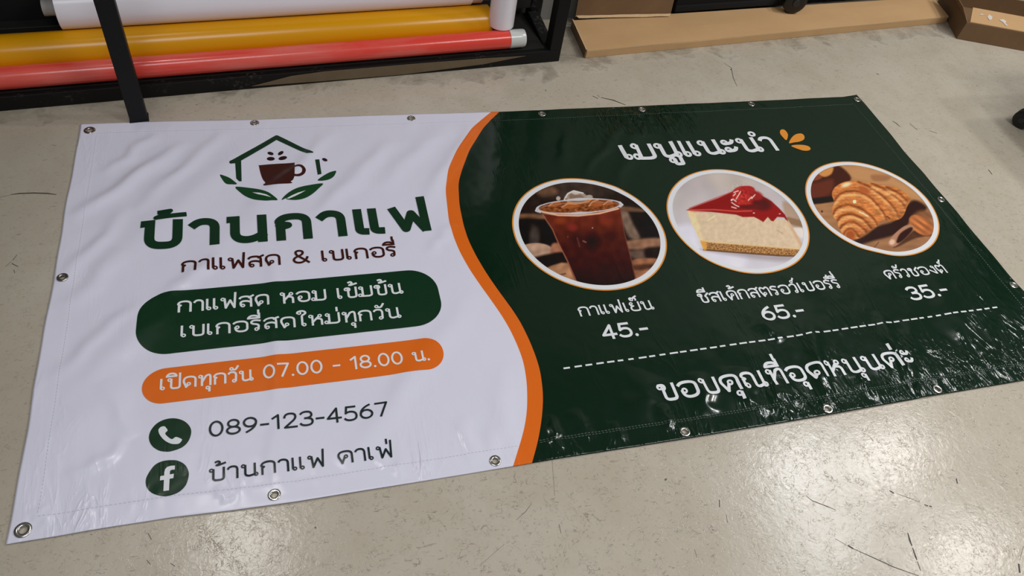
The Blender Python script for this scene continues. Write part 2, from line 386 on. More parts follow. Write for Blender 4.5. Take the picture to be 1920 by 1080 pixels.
CB0, CB1 = W2L(at(1075, 38, CZ)), W2L(at(1750, -6, CZ))
def panel_strip(bm, P0, P1, P2, P3, th, nx=24, wob=0.002, mi=0, seed=1):
    """thin bent slab between edge P0-P1 and edge P3-P2, th thick downwards"""
    tv, bv = [], []
    for i in range(nx+1):
        s = i/nx
        for j in range(5):
            q = j/4
            p = (Vector(P0)*(1-s)+Vector(P1)*s)*(1-q)+(Vector(P3)*(1-s)+Vector(P2)*s)*q
            dz = wob*float(pnoise(s*5+seed, q*2+seed*3.1))
            tv.append(bm.verts.new(p+Vector((0, 0, dz)))); bv.append(bm.verts.new(p+Vector((0, 0, dz-th))))
    I = lambda i, j: i*5+j
    for i in range(nx):
        for j in range(4):
            f = bm.faces.new((tv[I(i, j)], tv[I(i+1, j)], tv[I(i+1, j+1)], tv[I(i, j+1)])); f.material_index = mi
            f = bm.faces.new((bv[I(i, j)], bv[I(i, j+1)], bv[I(i+1, j+1)], bv[I(i+1, j)])); f.material_index = mi
    rim = [I(i, 0) for i in range(nx+1)]+[I(nx, j) for j in range(1, 5)]+[I(i, 4) for i in range(nx-1, -1, -1)]+[I(0, j) for j in range(3, 0, -1)]
    for a, c in zip(rim, rim[1:]+rim[:1]):
        f = bm.faces.new((tv[a], bv[a], bv[c], tv[c])); f.material_index = 1
P = [(CW0[0], CW0[1], CZ), (CW1[0], CW1[1], CZ), (CB1[0], CB1[1], CZ), (CB0[0], CB0[1], CZ)]
b = bmesh.new(); panel_strip(b, *P, 0.004, 40, 0.002); bm_obj('top_panel', b, [M_card, M_edge], tray)
def wallpanel(p0, p1, z0, z1, th, nx=30):
    """upright thin panel between two plan points; th to the left of p0->p1"""
    b = bmesh.new(); d = Vector((p1[0]-p0[0], p1[1]-p0[1], 0)); n = Vector((-d.y, d.x, 0)).normalized()*th
    rows = []
    for i in range(nx+1):
        s = i/nx; q = Vector((p0[0], p0[1], 0))+d*s; w = 0.0012*float(pnoise(s*6+3, 0.4))
        rows.append([b.verts.new(q+Vector((0, w, z0))), b.verts.new(q+Vector((0, w, z1))), b.verts.new(q+n+Vector((0, w, z1))), b.verts.new(q+n+Vector((0, w, z0)))])
    for A, Bv in zip(rows, rows[1:]):
        for i in range(4):
            f = b.faces.new((A[i], A[(i+1) % 4], Bv[(i+1) % 4], Bv[i])); f.material_index = 1 if i == 1 else 0
    b.faces.new(rows[0]); b.faces.new(rows[-1][::-1]); return b
bm_obj('front_lip', wallpanel(P[0], P[1], 0.001, CZ-0.0045, 0.004), [M_card, M_edge], tray)
bm_obj('end_lip', wallpanel((P[3][0]-0.001, P[3][1]), (P[0][0]-0.001, P[0][1]), 0.001, CZ+0.004, -0.004, 8), [M_card_d, M_edge], tray)  # same board as the tray, its shade put into a darker colour
bm_obj('end_lip', wallpanel((P[1][0], P[1][1]+0.005), (P[2][0], P[2][1]), 0.001, CZ-0.0045, 0.004, 8), [M_card_d, M_edge], tray)  # shade painted in here too, by the darker board
# upright carton panel standing on the tray, leaning on the wall
u0 = W2L(at(1078, 33, CZ)); u1 = W2L(at(1256, 29, CZ)); nb = 0.5*(u0[1]+u1[1])
flap = rroot('flattened_carton', 0, 0)
tag(flap, 'upright brown cardboard panel leaning on the wall at the left end of the tray', 'cardboard')
b = bmesh.new(); panel_strip(b, (u0[0], u0[1]-0.002, CZ+0.0065), (u1[0], u1[1]-0.002, CZ+0.0065), (u1[0]+0.02, WALLN-0.010, 0.42), (u0[0]+0.005, WALLN-0.010, 0.42), 0.004, 20, 0.0015, 0, 5)
bm_obj('panel', b, [M_card_d, M_edge], flap)
b = bmesh.new(); panel_strip(b, (u0[0]+0.01, u0[1]-0.012, CZ+0.0052), (u1[0]-0.01, u1[1]-0.012, CZ+0.0052), (u1[0], u1[1]-0.003, CZ+0.010), (u0[0], u0[1]-0.003, CZ+0.010), 0.0015, 20, 0.002, 0, 9)
bm_obj('torn_edge', b, [M_edge, M_edge], flap)

# black machine base behind the tray
mach = rroot('equipment_trolley', 0, 0)
tag(mach, 'black equipment trolley on a caster standing at the wall behind the cardboard tray', 'trolley')
M_plastic = simple('black_plastic', lin((10, 10, 10)), 0.5, 0, 0.3, 40)
M_cloth = simple('black_cloth', lin((6, 6, 7)), 0.95)
m0 = W2L(at(1262, 23, CZ)); m1 = W2L(at(1450, 14, CZ))
b = bmesh.new(); box(b, m0[0], 1.75, m0[1]-0.004, WALLN-0.004, CZ+0.016, 0.40, 0.006); bm_obj('body', b, M_cloth, mach, 0.6)
b = bmesh.new(); box(b, m0[0], m0[0]+0.5, m0[1]-0.010, m0[1]+0.02, CZ+0.004, CZ+0.03, 0.004); bm_obj('skirt', b, M_cloth, mach, 0.6)
wc = W2L(at(1484, 27, CZ)); wrad = 0.047
def caster(parent, c, r, wdt, ang, mats):
    ax = Vector((math.cos(ang), math.sin(ang), 0)); o = Vector(c)-ax*wdt/2
    b = bmesh.new(); lathe(b, [(0, 0.004), (0, r*0.55), (0.002, r*0.85), (0.004, r*0.97), (wdt*0.3, r), (wdt*0.7, r), (wdt-0.004, r*0.97), (wdt-0.002, r*0.85), (wdt, r*0.55), (wdt, 0.004)], o, ax, 40)
    w = bm_obj('wheel', b, mats[0], parent, 0.7)
    b = bmesh.new(); lathe(b, [(-0.004, 0.001), (-0.004, r*0.3), (0.0, r*0.34), (wdt, r*0.34), (wdt+0.004, r*0.3), (wdt+0.004, 0.001)], o, ax, 24); bm_obj('hub', b, mats[1], w, 0.7)
    return w
M_tread = simple('black_tread', lin((14, 14, 15)), 0.4, 0, 0.3, 60); M_greyp = simple('grey_hub', lin((34, 34, 34)), 0.4)
caster(mach, (wc[0], wc[1]+0.012, CZ+0.0025+wrad), wrad, 0.030, 1.35, (M_tread, M_greyp))
b = bmesh.new(); box(b, wc[0]-0.022, wc[0]+0.022, wc[1]-0.003, wc[1]+0.075, CZ+wrad*1.3, CZ+wrad*2.35, 0.005); bm_obj('caster_fork', b, M_plastic, mach, 0.6)

# open carton at the right
car = empty('cardboard_box'); tag(car, 'open brown cardboard box with tape scraps on its flap at the far right', 'cardboard box')
BH = 0.075
q0 = Vector(at(1793, 73)); q1 = Vector(at(1925, 97)); fd = (q1-q0); fd.z = 0; fd.normalize(); bd = Vector((-fd.y, fd.x, 0))
BL = 0.42; BD = 0.30
def Q(s, t, z): return q0+fd*s+bd*t+Vector((0, 0, z))
def slab(bm, pts, nrm, th, mi=0):
    A = [Vector(p) for p in pts]; Bv = [p+Vector(nrm)*th for p in A]; hexa(bm, A+Bv, 0.0006, mi)
b = bmesh.new()
slab(b, [Q(0, 0, 0.001), Q(BL, 0, 0.001), Q(BL, 0, BH), Q(0, 0, BH)], bd, 0.005)
bm_obj('side_panel', b, M_card_d, car)
b = bmesh.new(); slab(b, [Q(0, 0.006, 0.001), Q(0, BD, 0.001), Q(0, BD, BH), Q(0, 0.006, BH)], fd, 0.005); bm_obj('side_panel', b, M_card_d, car)
b = bmesh.new(); slab(b, [Q(BL, 0.006, 0.001), Q(BL, BD, 0.001), Q(BL, BD, BH), Q(BL, 0.006, BH)], -fd, 0.005); bm_obj('side_panel', b, M_card_d, car)
b = bmesh.new(); slab(b, [Q(0.006, BD, 0.001), Q(BL-0.006, BD, 0.001), Q(BL-0.006, BD, BH), Q(0.006, BD, BH)], -bd, 0.005); bm_obj('side_panel', b, M_card_d, car)
b = bmesh.new(); slab(b, [Q(0.006, 0.006, 0.002), Q(BL-0.006, 0.006, 0.002), Q(BL-0.006, BD-0.006, 0.002), Q(0.006, BD-0.006, 0.002)], (0, 0, 1), 0.004); bm_obj('bottom_panel', b, M_card_d, car)
# flap folded back over the opening, light on it put into a paler colour
b = bmesh.new(); slab(b, [Q(0.012, 0.002, BH+0.001), Q(BL, 0.002, BH+0.001), Q(BL, 0.11, BH+0.012), Q(0.05, 0.11, BH+0.012)], (0, 0, 1), 0.004)
fl = bm_obj('flap', b, M_card, car); tag(fl, 'folded flap with scraps of tape, coloured paler for the light on it')
b = bmesh.new(); slab(b, [Q(0.0, 0.0, BH), Q(0.0, 0.20, BH), Q(-0.035, 0.23, BH+0.045), Q(-0.035, 0.03, BH+0.045)], fd, 0.004)
bm_obj('flap', b, M_card_d, car)
M_tape = simple('whitish_tape', lin((228, 220, 212)), 0.3, 0, 0.2, 80)
for s0, t0, pts in ((0.10, 0.035, [(0, 0), (0.012, 0.008), (0.02, 0.03), (0.008, 0.04), (-0.004, 0.02)]), (0.145, 0.02, [(0, 0.03), (0.02, 0.04), (0.03, 0.03), (0.022, 0.012), (0.03, -0.002), (0.02, -0.004), (0.012, 0.018)]), (0.065, 0.06, [(0, 0), (0.02, 0.006), (0.03, 0.0), (0.012, 0.012)])):
    b = bmesh.new()
    zz = lambda t: BH+0.0062+0.011*(t-0.002)/0.108
    A = [b.verts.new(Q(s0+x, t0+y, zz(t0+y))) for x, y in pts]; Bv = [b.verts.new(Q(s0+x, t0+y, zz(t0+y)+0.0008)) for x, y in pts]
    b.faces.new(A[::-1]); b.faces.new(Bv)
    for i in range(len(A)):
        j = (i+1) % len(A); b.faces.new((A[i], A[j], Bv[j], Bv[i]))
    o = bm_obj('tape_scrap', b, M_tape, fl)

# office chair base at the right edge
chair = empty('office_chair_base'); tag(chair, 'black office chair base whose caster shows at the right edge of the floor', 'chair base')
cc = at(1906, 242); cr = 0.033
caster(chair, (cc[0]+0.012, cc[1]+0.012, cr), cr, 0.022, 0.45, (M_tread, M_greyp))
caster(chair, (cc[0]+0.036, cc[1]+0.024, cr), cr, 0.022, 0.45, (M_tread, M_greyp))
b = bmesh.new(); lathe(b, [(0, 0.001), (0, 0.007), (0.075, 0.007), (0.075, 0.001)], (cc[0]+0.024, cc[1]+0.018, cr), (0, 0, 1), 20); bm_obj('caster_stem', b, M_greyp, chair, 0.7)
_eg = at(1920, 400)-at(1920, 120); _eg /= np.linalg.norm(_eg)
HUB = Vector((cc[0]+0.024-_eg[1]*0.31, cc[1]+0.018+_eg[0]*0.31, 0))
for kx in range(5):
    an = math.atan2(-_eg[0], _eg[1])+kx*2*math.pi/5; dx = Vector((math.cos(an), math.sin(an), 0)); nx = Vector((-dx.y, dx.x, 0)); e = HUB+dx*0.31; hb = HUB+dx*0.03
    b = bmesh.new(); hexa(b, [hb-nx*0.025+Vector((0, 0, .085)), e-nx*0.016+Vector((0, 0, .075)), e+nx*0.016+Vector((0, 0, .075)), hb+nx*0.025+Vector((0, 0, .085)), hb-nx*0.022+Vector((0, 0, .13)), e-nx*0.014+Vector((0, 0, .095)), e+nx*0.014+Vector((0, 0, .095)), hb+nx*0.022+Vector((0, 0, .13))], 0.004)
    bm_obj('base_arm', b, M_plastic, chair, 0.6)
b = bmesh.new(); lathe(b, [(0, 0.001), (0, 0.04), (0.06, 0.036), (0.06, 0.025), (0.33, 0.022), (0.33, 0.001)], (HUB.x, HUB.y, 0.08), (0, 0, 1), 28); bm_obj('gas_column', b, M_plastic, chair, 0.6)
b = bmesh.new(); box(b, HUB.x-0.24, HUB.x+0.24, HUB.y-0.24, HUB.y+0.24, 0.41, 0.48, 0.03); bm_obj('seat', b, M_plastic, chair, 0.6)

# ------------------------------------------------------------------ BANNER
BAN = empty('vinyl_banner'); tag(BAN, 'printed vinyl cafe banner, half white half dark green, lying on the floor', 'banner')
LX = float(np.linalg.norm(at(*CORN[1])-at(*CORN[0]))); LY = 1.2
_top = np.array([at(*p)[:2] for p in [(152, 234.5), (320, 229), (480, 226), (640, 220.3), (780, 215.5), (935, 211.7), (1110, 204), (1280, 197), (1440, 190), (1580, 183.4), (1606, 179)]])
_bot = np.array([at(*p)[:2] for p in [(14, 1022), (120, 1005), (200, 991), (321, 972), (440, 958), (560, 942), (760, 909), (960, 876), (1048, 861), (1290, 823.5), (1460, 795), (1560, 778), (1740, 745), (1920, 714.5), (2042, 694)]])
def ytop(x): return np.interp(x, _top[:, 0], _top[:, 1])
def ybot(x): return np.interp(x, _bot[:, 0], _bot[:, 1])
def seg(x, y, a, b_):
    """distance to and parameter along a segment"""
    d = np.array(b_)-np.array(a); t = ((x-a[0])*d[0]+(y-a[1])*d[1])/(d@d)
    tc = np.clip(t, 0, 1); s = ((x-a[0])*(-d[1])+(y-a[1])*d[0])/np.sqrt(d@d)
    return s, t, np.hypot(x-a[0]-tc*d[0], y-a[1]-tc*d[1])
# folds: pixel ends on the floor plane, height (m), half width (m)
FOLDS = [((430, 240), (250, 400), .0034, .020), ((640, 235), (470, 400), .0030, .024), ((890, 232), (780, 400), .0030, .024), ((245, 390), (108, 545), .0032, .020), ((790, 690), (640, 880), .0026, .030),
         ((890, 540), (740, 760), .0024, .030), ((420, 480), (300, 560), .0030, .020), ((270, 560), (95, 720), .0030, .020), ((850, 420), (800, 480), .002, .02),
         ((352, 268), (128, 418), .0050, .022), ((300, 252), (190, 330), .0030, .018), ((480, 262), (180, 520), .0028, .040), ((235, 470), (120, 590), .0030, .025),
         ((740, 262), (590, 408), .0040, .025), ((842, 232), (700, 360), .0028, .030), ((560, 330), (330, 540), .0018, .040), ((330, 560), (110, 760), .0030, .040),
         ((250, 690), (70, 880), .0022, .05), ((240, 830), (130, 900), .0030, .015), ((190, 720), (260, 820), .0016, .02), ((518, 470), (512, 780), .0034, .0165), ((514, 790), (520, 930), .0014, .018),
         ((950, 680), (930, 850), .0022, .030), ((870, 780), (890, 870), .0020, .018), ((700, 860), (760, 895), .0024, .010), ((400, 920), (440, 940), .002, .008), ((60, 955), (95, 985), .003, .014),
         ((1180, 222), (1090, 330), .0055, .016), ((1205, 222), (1150, 360), .0030, .025), ((1060, 232), (1055, 320), .0020, .02), ((1240, 215), (1270, 300), .003, .03), ((1010, 470), (1300, 440), .0010, .06),
         ((1640, 585), (1745, 770), .0050, .018), ((1690, 600), (1745, 720), .0030, .018), ((1515, 600), (1550, 770), .0045, .020), ((1545, 690), (1560, 765), .003, .010), ((1420, 600), (1470, 640), .002, .02),
         ((1860, 600), (1890, 715), .0045, .016), ((1835, 640), (1880, 700), .003, .012), ((1800, 650), (1850, 700), .0025, .014), ((1780, 690), (1800, 720), .003, .010),
         ((1380, 690), (1400, 760), .0040, .020), ((1300, 700), (1330, 780), .0030, .018), ((1240, 760), (1255, 810), .0045, .012), ((1450, 720), (1500, 765), .0032, .012), ((1390, 740), (1440, 780), .003, .012),
         ((1030, 780), (1045, 850), .0050, .010), ((1065, 770), (1110, 825), .0030, .016), ((1150, 790), (1165, 830), .002, .01), ((1215, 700), (1190, 790), .0022, .03), ((1600, 700), (1640, 745), .003, .014),
         ((1700, 320), (1760, 400), .002, .015), ((1790, 440), (1850, 520), .003, .014), ((1740, 500), (1810, 640), .0022, .035), ((1400, 480), (1600, 560), .0014, .05), ((1620, 440), (1700, 560), .0018, .035)]
_fw = [(at(*a)[:2], at(*b_)[:2], h_, w_) for a, b_, h_, w_ in FOLDS]
def hgt(x, y):
    x = np.asarray(x, float); y = np.asarray(y, float)
    z = 0.0034+0.0011*pnoise(x*4+3, y*4)+0.0006*pnoise(x*11, y*11+5)+0.00022*pnoise(x*34+9, y*34)
    for a, b_, h_, w_ in _fw:
        s, t, d = seg(x, y, a, b_)
        wv = w_*(1+0.25*pnoise(t*3+a[0]*7, a[1]*9))
        env = np.clip(1-((t-0.5)*2)**2, 0, None)**0.75 if True else 1
        s2 = s+0.012*pnoise(t*3.3+a[1]*5, a[0]*3)
        z = z+(1.8 if w_ > .017 else 1.1)*h_*np.where((t > 0) & (t < 1), env, 0)*np.exp(-(s2/wv)**2)
    zl = sstep(1.35, 1.6, x); dbh = y-ybot(x)
    z = z+0.0019*pnoise(x*11+4, y*5+2)*zl*np.exp(-((dbh-0.12)/0.24)**2)+0.0009*pnoise(x*24+1, y*13)*zl*np.exp(-((dbh-0.10)/0.16)**2)
    # puckers along the lower and upper hems
    db = y-ybot(x); dt = ytop(x)-y
    z = z+0.0016*np.exp(-((db-0.055)/0.035)**2)*np.clip(pnoise(x*26+1, y*5), 0, 1)*1.5
    z = z+0.0009*np.exp(-((dt-0.05)/0.03)**2)*np.clip(pnoise(x*30+8, y*6), 0, 1)*1.5*(1+1.2*((x > 1.45) & (x < 1.85)))
    # doubled hem
    hem = np.maximum(np.maximum(1-sstep(0.040, 0.048, db), 1-sstep(0.040, 0.048, dt)), np.maximum(1-sstep(0.040, 0.048, x), 1-sstep(0.040, 0.048, LX-x)))
    z = z+0.0007*hem
    z = z+0.0022*np.exp(-(db/0.02)**2)*np.clip(pnoise(x*3.1+2, 0.3)+0.3, 0, 1)
    return np.maximum(z, 0.0022)
def crk(x, y):
    """where the vinyl is finely creased"""
    db = y-ybot(x); dt = ytop(x)-y; dr = LX-x
    gx = sstep(1.33, 1.42, x)
    m = 0.05+0.02*gx
    m = m+0.75*gx*np.exp(-(db/0.11)**2)+0.5*sstep(1.55, 1.8, x)*np.exp(-((db-0.16)/0.14)**2)
    m = m+0.42*np.exp(-(dr/0.06)**2)+0.22*sstep(2.1, 2.4, x)*np.exp(-((db-0.2)/0.2)**2)
    m = m+1.8*np.exp(-((x-1.64)/0.17)**2-((dt-0.07)/0.09)**2)
    m = m+0.42*(1-gx)*np.exp(-(db/0.09)**2)+0.10*np.exp(-(x/0.08)**2)
    return np.clip(m, 0, 2)

# shared crease bump
cg = bpy.data.node_groups.new('vinyl_crease', 'ShaderNodeTree')
cg.interface.new_socket('Normal', in_out='OUTPUT', socket_type='NodeSocketVector')
class G(NM):
    def __init__(s, nt): s.nt = nt
g = G(cg); go = cg.nodes.new('NodeGroupOutput'); vv = g.n('ShaderNodeTexCoord').outputs['Object']
at_ = g.n('ShaderNodeAttribute', _attribute_name='crinkle')
flat = g.mapped(vv, (1, 1, 0))
def ridged(vec, scale, dist):
    a = g.noise(vec, scale, 3, 0.55, dist); return g.math('SUBTRACT', 1.0, g.math('MULTIPLY', g.math('ABSOLUTE', g.math('SUBTRACT', a, 0.5)), 4.0), clamp=True)
r1 = g.math('POWER', ridged(g.mapped(flat, (2.0, 0.5, 1), (0, 0, 0.2)), 8, 0.8), 5.0)
r2 = g.math('POWER', ridged(g.mapped(flat, (1.8, 0.5, 1), (0, 0, -0.3)), 20, 0.7), 5.0)
r3 = g.noise(flat, 70, 3, 0.6)
hh = g.math('ADD', g.math('ADD', g.math('MULTIPLY', r1, 0.0042), g.math('MULTIPLY', r2, 0.0010)), g.math('MULTIPLY', r3, 0.0005))
pt = g.ramp(g.noise(g.mapped(flat, (1.3, 0.7, 1)), 5.5, 3, 0.6), [(0.47, 0.0), (0.62, 1.0)])
pt = g.math('MAXIMUM', pt, g.math('MULTIPLY', g.math('SUBTRACT', at_.outputs['Fac'], 0.72), 3.0, clamp=True))
hh = g.math('MULTIPLY', hh, pt)
hh = g.math('ADD', g.math('MULTIPLY', hh, at_.outputs['Fac']), g.math('MULTIPLY', g.noise(flat, 9, 3, 0.5), 0.0007))
bp = g.n('ShaderNodeBump', Strength=1.0, Distance=1.0); g.l(hh, bp.inputs['Height']); g.l(bp.outputs[0], go.inputs[0])

def vinyl(name, col, rough=0.2, spec=0.42):
    k = NM(name)
    if col is None:
        a = k.n('ShaderNodeAttribute', _attribute_name='print_colour'); k.l(a.outputs['Color'], k.b.inputs['Base Color'])
    else:
        n1 = k.noise(k.obj(), 2.5, 3, 0.5); k.set(Base__Color=k.mix(k.math('MULTIPLY', n1, 0.5), col, tuple(c*0.93 for c in col)))
    k.set(Roughness=rough); k.b.inputs['Specular IOR Level'].default_value = spec
    gn = k.nt.nodes.new('ShaderNodeGroup'); gn.node_tree = cg; k.l(gn.outputs[0], k.b.inputs['Normal'])
    return k.m
V_white = vinyl('white_vinyl', lin((222, 221, 236)), 0.24)
V_green = vinyl('green_print', lin((13, 36, 22)), 0.15)
V_orange = vinyl('orange_print', lin((226, 108, 30)), 0.2)
V_petal = vinyl('amber_print', lin((224, 144, 50)), 0.2)
V_text = vinyl('white_print', lin((226, 228, 232)), 0.2)
V_gdark = vinyl('dark_green_print', lin((20, 52, 32)), 0.2)
V_leaf = vinyl('leaf_green_print', lin((22, 66, 34)), 0.2)
V_brown = vinyl('brown_print', lin((62, 26, 20)), 0.2)
V_bean = vinyl('bean_print', lin((44, 16, 18)), 0.2)
V_ink = vinyl('ink_print', lin((32, 44, 44)), 0.2)
V_photo = vinyl('photo_print', None, 0.2)

def ban_mesh(name, xy, faces, mats, parent, layer=0.0, midx=None, jit=None):
    xy = np.asarray(xy, float); z = hgt(xy[:, 0], xy[:, 1])+layer
    if jit is not None: z = z+np.asarray(jit)
    o = mesh_obj(name, np.column_stack([xy, z]), faces, mats, parent, midx, True)
    a = o.data.attributes.new('crinkle', 'FLOAT', 'POINT'); a.data.foreach_set('value', crk(xy[:, 0], xy[:, 1]).astype(np.float32))
    return o

# --- the sheet: white field, orange wave, green field in one mesh
WO = [(921, 212.7), (886, 240), (857, 283), (840, 320), (835, 358), (841.5, 417), (850, 445), (862, 474), (880, 506), (900, 536), (921, 565), (941, 594), (956, 620), (970, 650), (981, 680), (987, 715), (988.5, 750), (987, 780), (981, 812), (971, 845), (961.5, 876)]
WG = [(936, 212.0), (907, 240), (880, 283), (866, 320), (859, 345), (861, 385), (869, 424), (878, 452), (893, 482), (912, 514), (936, 549), (957, 577), (975, 605), (990, 635), (1002, 664), (1012, 695), (1017, 730), (1018, 755), (1015, 790), (1008, 830), (997, 870)]
def wave(pts):
    W = np.array([at(*p)[:2] for p in pts]); t = (ytop(W[:, 0])-W[:, 1])/(ytop(W[:, 0])-ybot(W[:, 0]))
    t[0] = 0; t[-1] = 1
    # smooth the traced points
    tt = np.linspace(0, 1, 400); xx = np.interp(tt, t, W[:, 0]); kx = np.hanning(27); kx /= kx.sum()
    xp = np.concatenate([2*xx[0]-xx[13:0:-1], xx, 2*xx[-1]-xx[-2:-15:-1]]); xs = np.convolve(xp, kx, 'valid')
    return lambda q: np.interp(q, tt, xs)
wo, wg = wave(WO), wave(WG)
NT = 290; NA, NB, NG = 262, 14, 290
tq = np.linspace(0, 1, NT+1)
GROM = [(169, 247), (478, 233), (771, 224), (1016, 215.5), (1203, 207), (1408, 197), (1606, 188.5), (119, 524), (45, 996), (515, 930), (928, 866), (1283, 811.5), (1550, 769), (1755, 732.5), (1763, 376), (1899, 536)]
GW = [at(*p)[:2] for p in GROM]
GR = [0.0115 if i not in (0, 8) else 0.0135 for i in range(len(GROM))]
xy = []
for q in tq:
    a, c = float(wo(q)), float(wg(q)); wv = 0.0012*math.sin(q*17)+0.0008*math.sin(q*41)
    xs = np.concatenate([np.linspace(0.0+wv, a, NA+1), np.linspace(a, c, NB+1)[1:], np.linspace(c, LX+wv*1.5, NG+1)[1:]])
    ys = ytop(xs)*(1-q)+ybot(xs)*q
    xy.append(np.column_stack([xs, ys]))
NC = NA+NB+NG+1
XY = np.concatenate(xy)
# pull the grid aside round the eyelets so that each gets a real hole
faces, mi = [], []
cen = (XY.reshape(NT+1, NC, 2)[:-1, :-1]+XY.reshape(NT+1, NC, 2)[1:, 1:])/2
hole = np.zeros(cen.shape[:2], bool)
for gp in GW: hole |= np.hypot(cen[..., 0]-gp[0], cen[..., 1]-gp[1]) < 0.0088
for j in range(NT):
    for i in range(NC-1):
        if hole[j, i]: continue
        faces.append((j*NC+i, (j+1)*NC+i, (j+1)*NC+i+1, j*NC+i+1)); mi.append(0 if i < NA else (1 if i < NA+NB else 2))
sheet = ban_mesh('sheet', XY, faces, [V_white, V_orange, V_green], BAN, 0.0, mi)
so = sheet.modifiers.new('thickness', 'SOLIDIFY'); so.thickness = 0.0012; so.offset = -1

# --- seams: fine welded stitch line inside each hem
M_seam = simple('seam_thread', lin((70, 84, 78)), 0.3); M_seamw = simple('seam_thread_white', lin((206, 204, 214)), 0.3)
def seam(pts, mat):
    P = np.array(pts); verts, fcs = [], []
    for i in range(0, len(P)-1):
        a, c = P[i], P[i+1]; d = (c-a)/np.linalg.norm(c-a); n = np.array([-d[1], d[0]])*0.0007
        c2 = a+(c-a)*0.62; k0 = len(verts)
        for p, hz in ((a+n, 0), (a-n, 0), (c2-n, 0), (c2+n, 0), (a*0.8+c2*0.2, .0007), (a*0.2+c2*0.8, .0007)):
            verts.append((p[0], p[1], hz))
        fcs += [(k0, k0+1, k0+4), (k0+1, k0+2, k0+5, k0+4), (k0+2, k0+3, k0+5), (k0+3, k0, k0+4, k0+5)]
    v = np.array(verts)
    return ban_mesh('hem_seam', v[:, :2], fcs, [mat], BAN, 0.0003, None, v[:, 2])
xs = np.arange(0.045, LX-0.04, 0.008)
xb = xs[xs < float(wo(0.96))]; xg_ = xs[xs > float(wg(0.96))]
seam([(x, float(ybot(x))+0.044) for x in xb], M_seamw); seam([(x, float(ybot(x))+0.044) for x in xg_], M_seam); seam([(x, float(ybot(x))+0.049) for x in xg_], M_seam)
xb = xs[xs < float(wo(0.04))]; xg_ = xs[xs > float(wg(0.04))]
seam([(x, float(ytop(x))-0.044) for x in xb], M_seamw); seam([(x, float(ytop(x))-0.044) for x in xg_], M_seam)
ysv = np.arange(-1.15, -0.045, 0.008); seam([(0.044, y) for y in ysv], M_seamw); seam([(LX-0.044, y) for y in ysv], M_seam)

# --- eyelets
M_nickel = simple('nickel', (0.62, 0.60, 0.56), 0.22, 1.0, 0.25, 60, 0.02)
b = bmesh.new()
prof = []
for i in range(15):
    a = math.pi*i/14; prof.append((0.0016*math.sin(a)+0.0002, 0.0094-0.0032*math.cos(a)*1.0))
prof = [(t, r) for t, r in prof]+[(-0.0002, 0.0124)]
prof = [(-0.0022, 0.0060)]+prof
lathe(b, prof, (0, 0, 0), (0, 0, 1), 36)
gm = bpy.data.meshes.new('eyelet'); bmesh.ops.recalc_face_normals(b, faces=b.faces[:]); b.to_mesh(gm); b.free(); gm.materials.append(M_nickel)
gm.polygons.foreach_set('use_smooth', [True]*len(gm.polygons))
for i, gp in enumerate(GW):
    o = bpy.data.objects.new('eyelet', gm); COL.objects.link(o); o.parent = BAN
    h0 = float(hgt(gp[0], gp[1])); e = 0.012
    gx = float(hgt(gp[0]+e, gp[1])-hgt(gp[0]-e, gp[1]))/(2*e); gy = float(hgt(gp[0], gp[1]+e)-hgt(gp[0], gp[1]-e))/(2*e)
    o.location = (gp[0], gp[1], h0+0.0006); s = 1.18 if i in (0, 8) else (1.0 if i != 6 else 1.1); o.scale = (s, s, 1.0)
    o.rotation_euler = (math.atan(gy), -math.atan(gx), 0)

# --- printed shapes
def cut_poly(polys, cell=0.007):
    """triangulate polygons (list of loops of xy) and slice them on a grid so that they follow the sheet"""
    bm = bmesh.new()
    for loops in polys:
        vs = [Vector((p[0], p[1], 0)) for lp in loops for p in lp]
        tr = tessellate_polygon([[Vector((p[0], p[1], 0)) for p in lp] for lp in loops])
        bv = [bm.verts.new(v_) for v_ in vs]
        for t in tr:
            try: bm.faces.new([bv[i] for i in t])
            except ValueError: pass
    co_ = np.array([v_.co[:2] for v_ in bm.verts])
    for ax in (0, 1):
        nv = (1, 0, 0) if ax == 0 else (0, 1, 0)
        for c in np.arange(math.ceil(co_[:, ax].min()/cell)*cell, co_[:, ax].max(), cell):
            p = [0, 0, 0]; p[ax] = c
            bmesh.ops.bisect_plane(bm, geom=bm.verts[:]+bm.edges[:]+bm.faces[:], plane_co=p, plane_no=nv, dist=1e-6)
    for f in bm.faces:
        if f.normal.z < 0: f.normal_flip()
    bm.verts.index_update()
    xy = [v_.co[:2] for v_ in bm.verts]; fs = [tuple(v_.index for v_ in f.verts) for f in bm.faces]; bm.free()
    return xy, fs
def shape(name, polys, mat, parent, layer, cell=0.007):
    xy, fs = cut_poly(polys, cell); return ban_mesh(name, xy, fs, [mat], parent, layer)
L1, L2, L3 = 0.0008, 0.0014, 0.0018
def zp(x0, y0, s): return lambda pts: [at(x0+px/s, y0+py/s)[:2] for px, py in pts]
def smooth(pts, n=6, closed=True):
    P = np.array(pts, float); N = len(P); out = []
    for i in range(N if closed else N-1):
        p0, p1, p2, p3 = (P[(i+k_) % N] if closed else P[min(max(i+k_, 0), N-1)] for k_ in (-1, 0, 1, 2))
        for j in range(n):
            t = j/n; out.append(0.5*((2*p1)+(-p0+p2)*t+(2*p0-5*p1+4*p2-p3)*t*t+(-p0+3*p1-3*p2+p3)*t**3))
    if not closed: out.append(P[-1])
    return [tuple(o) for o in out]

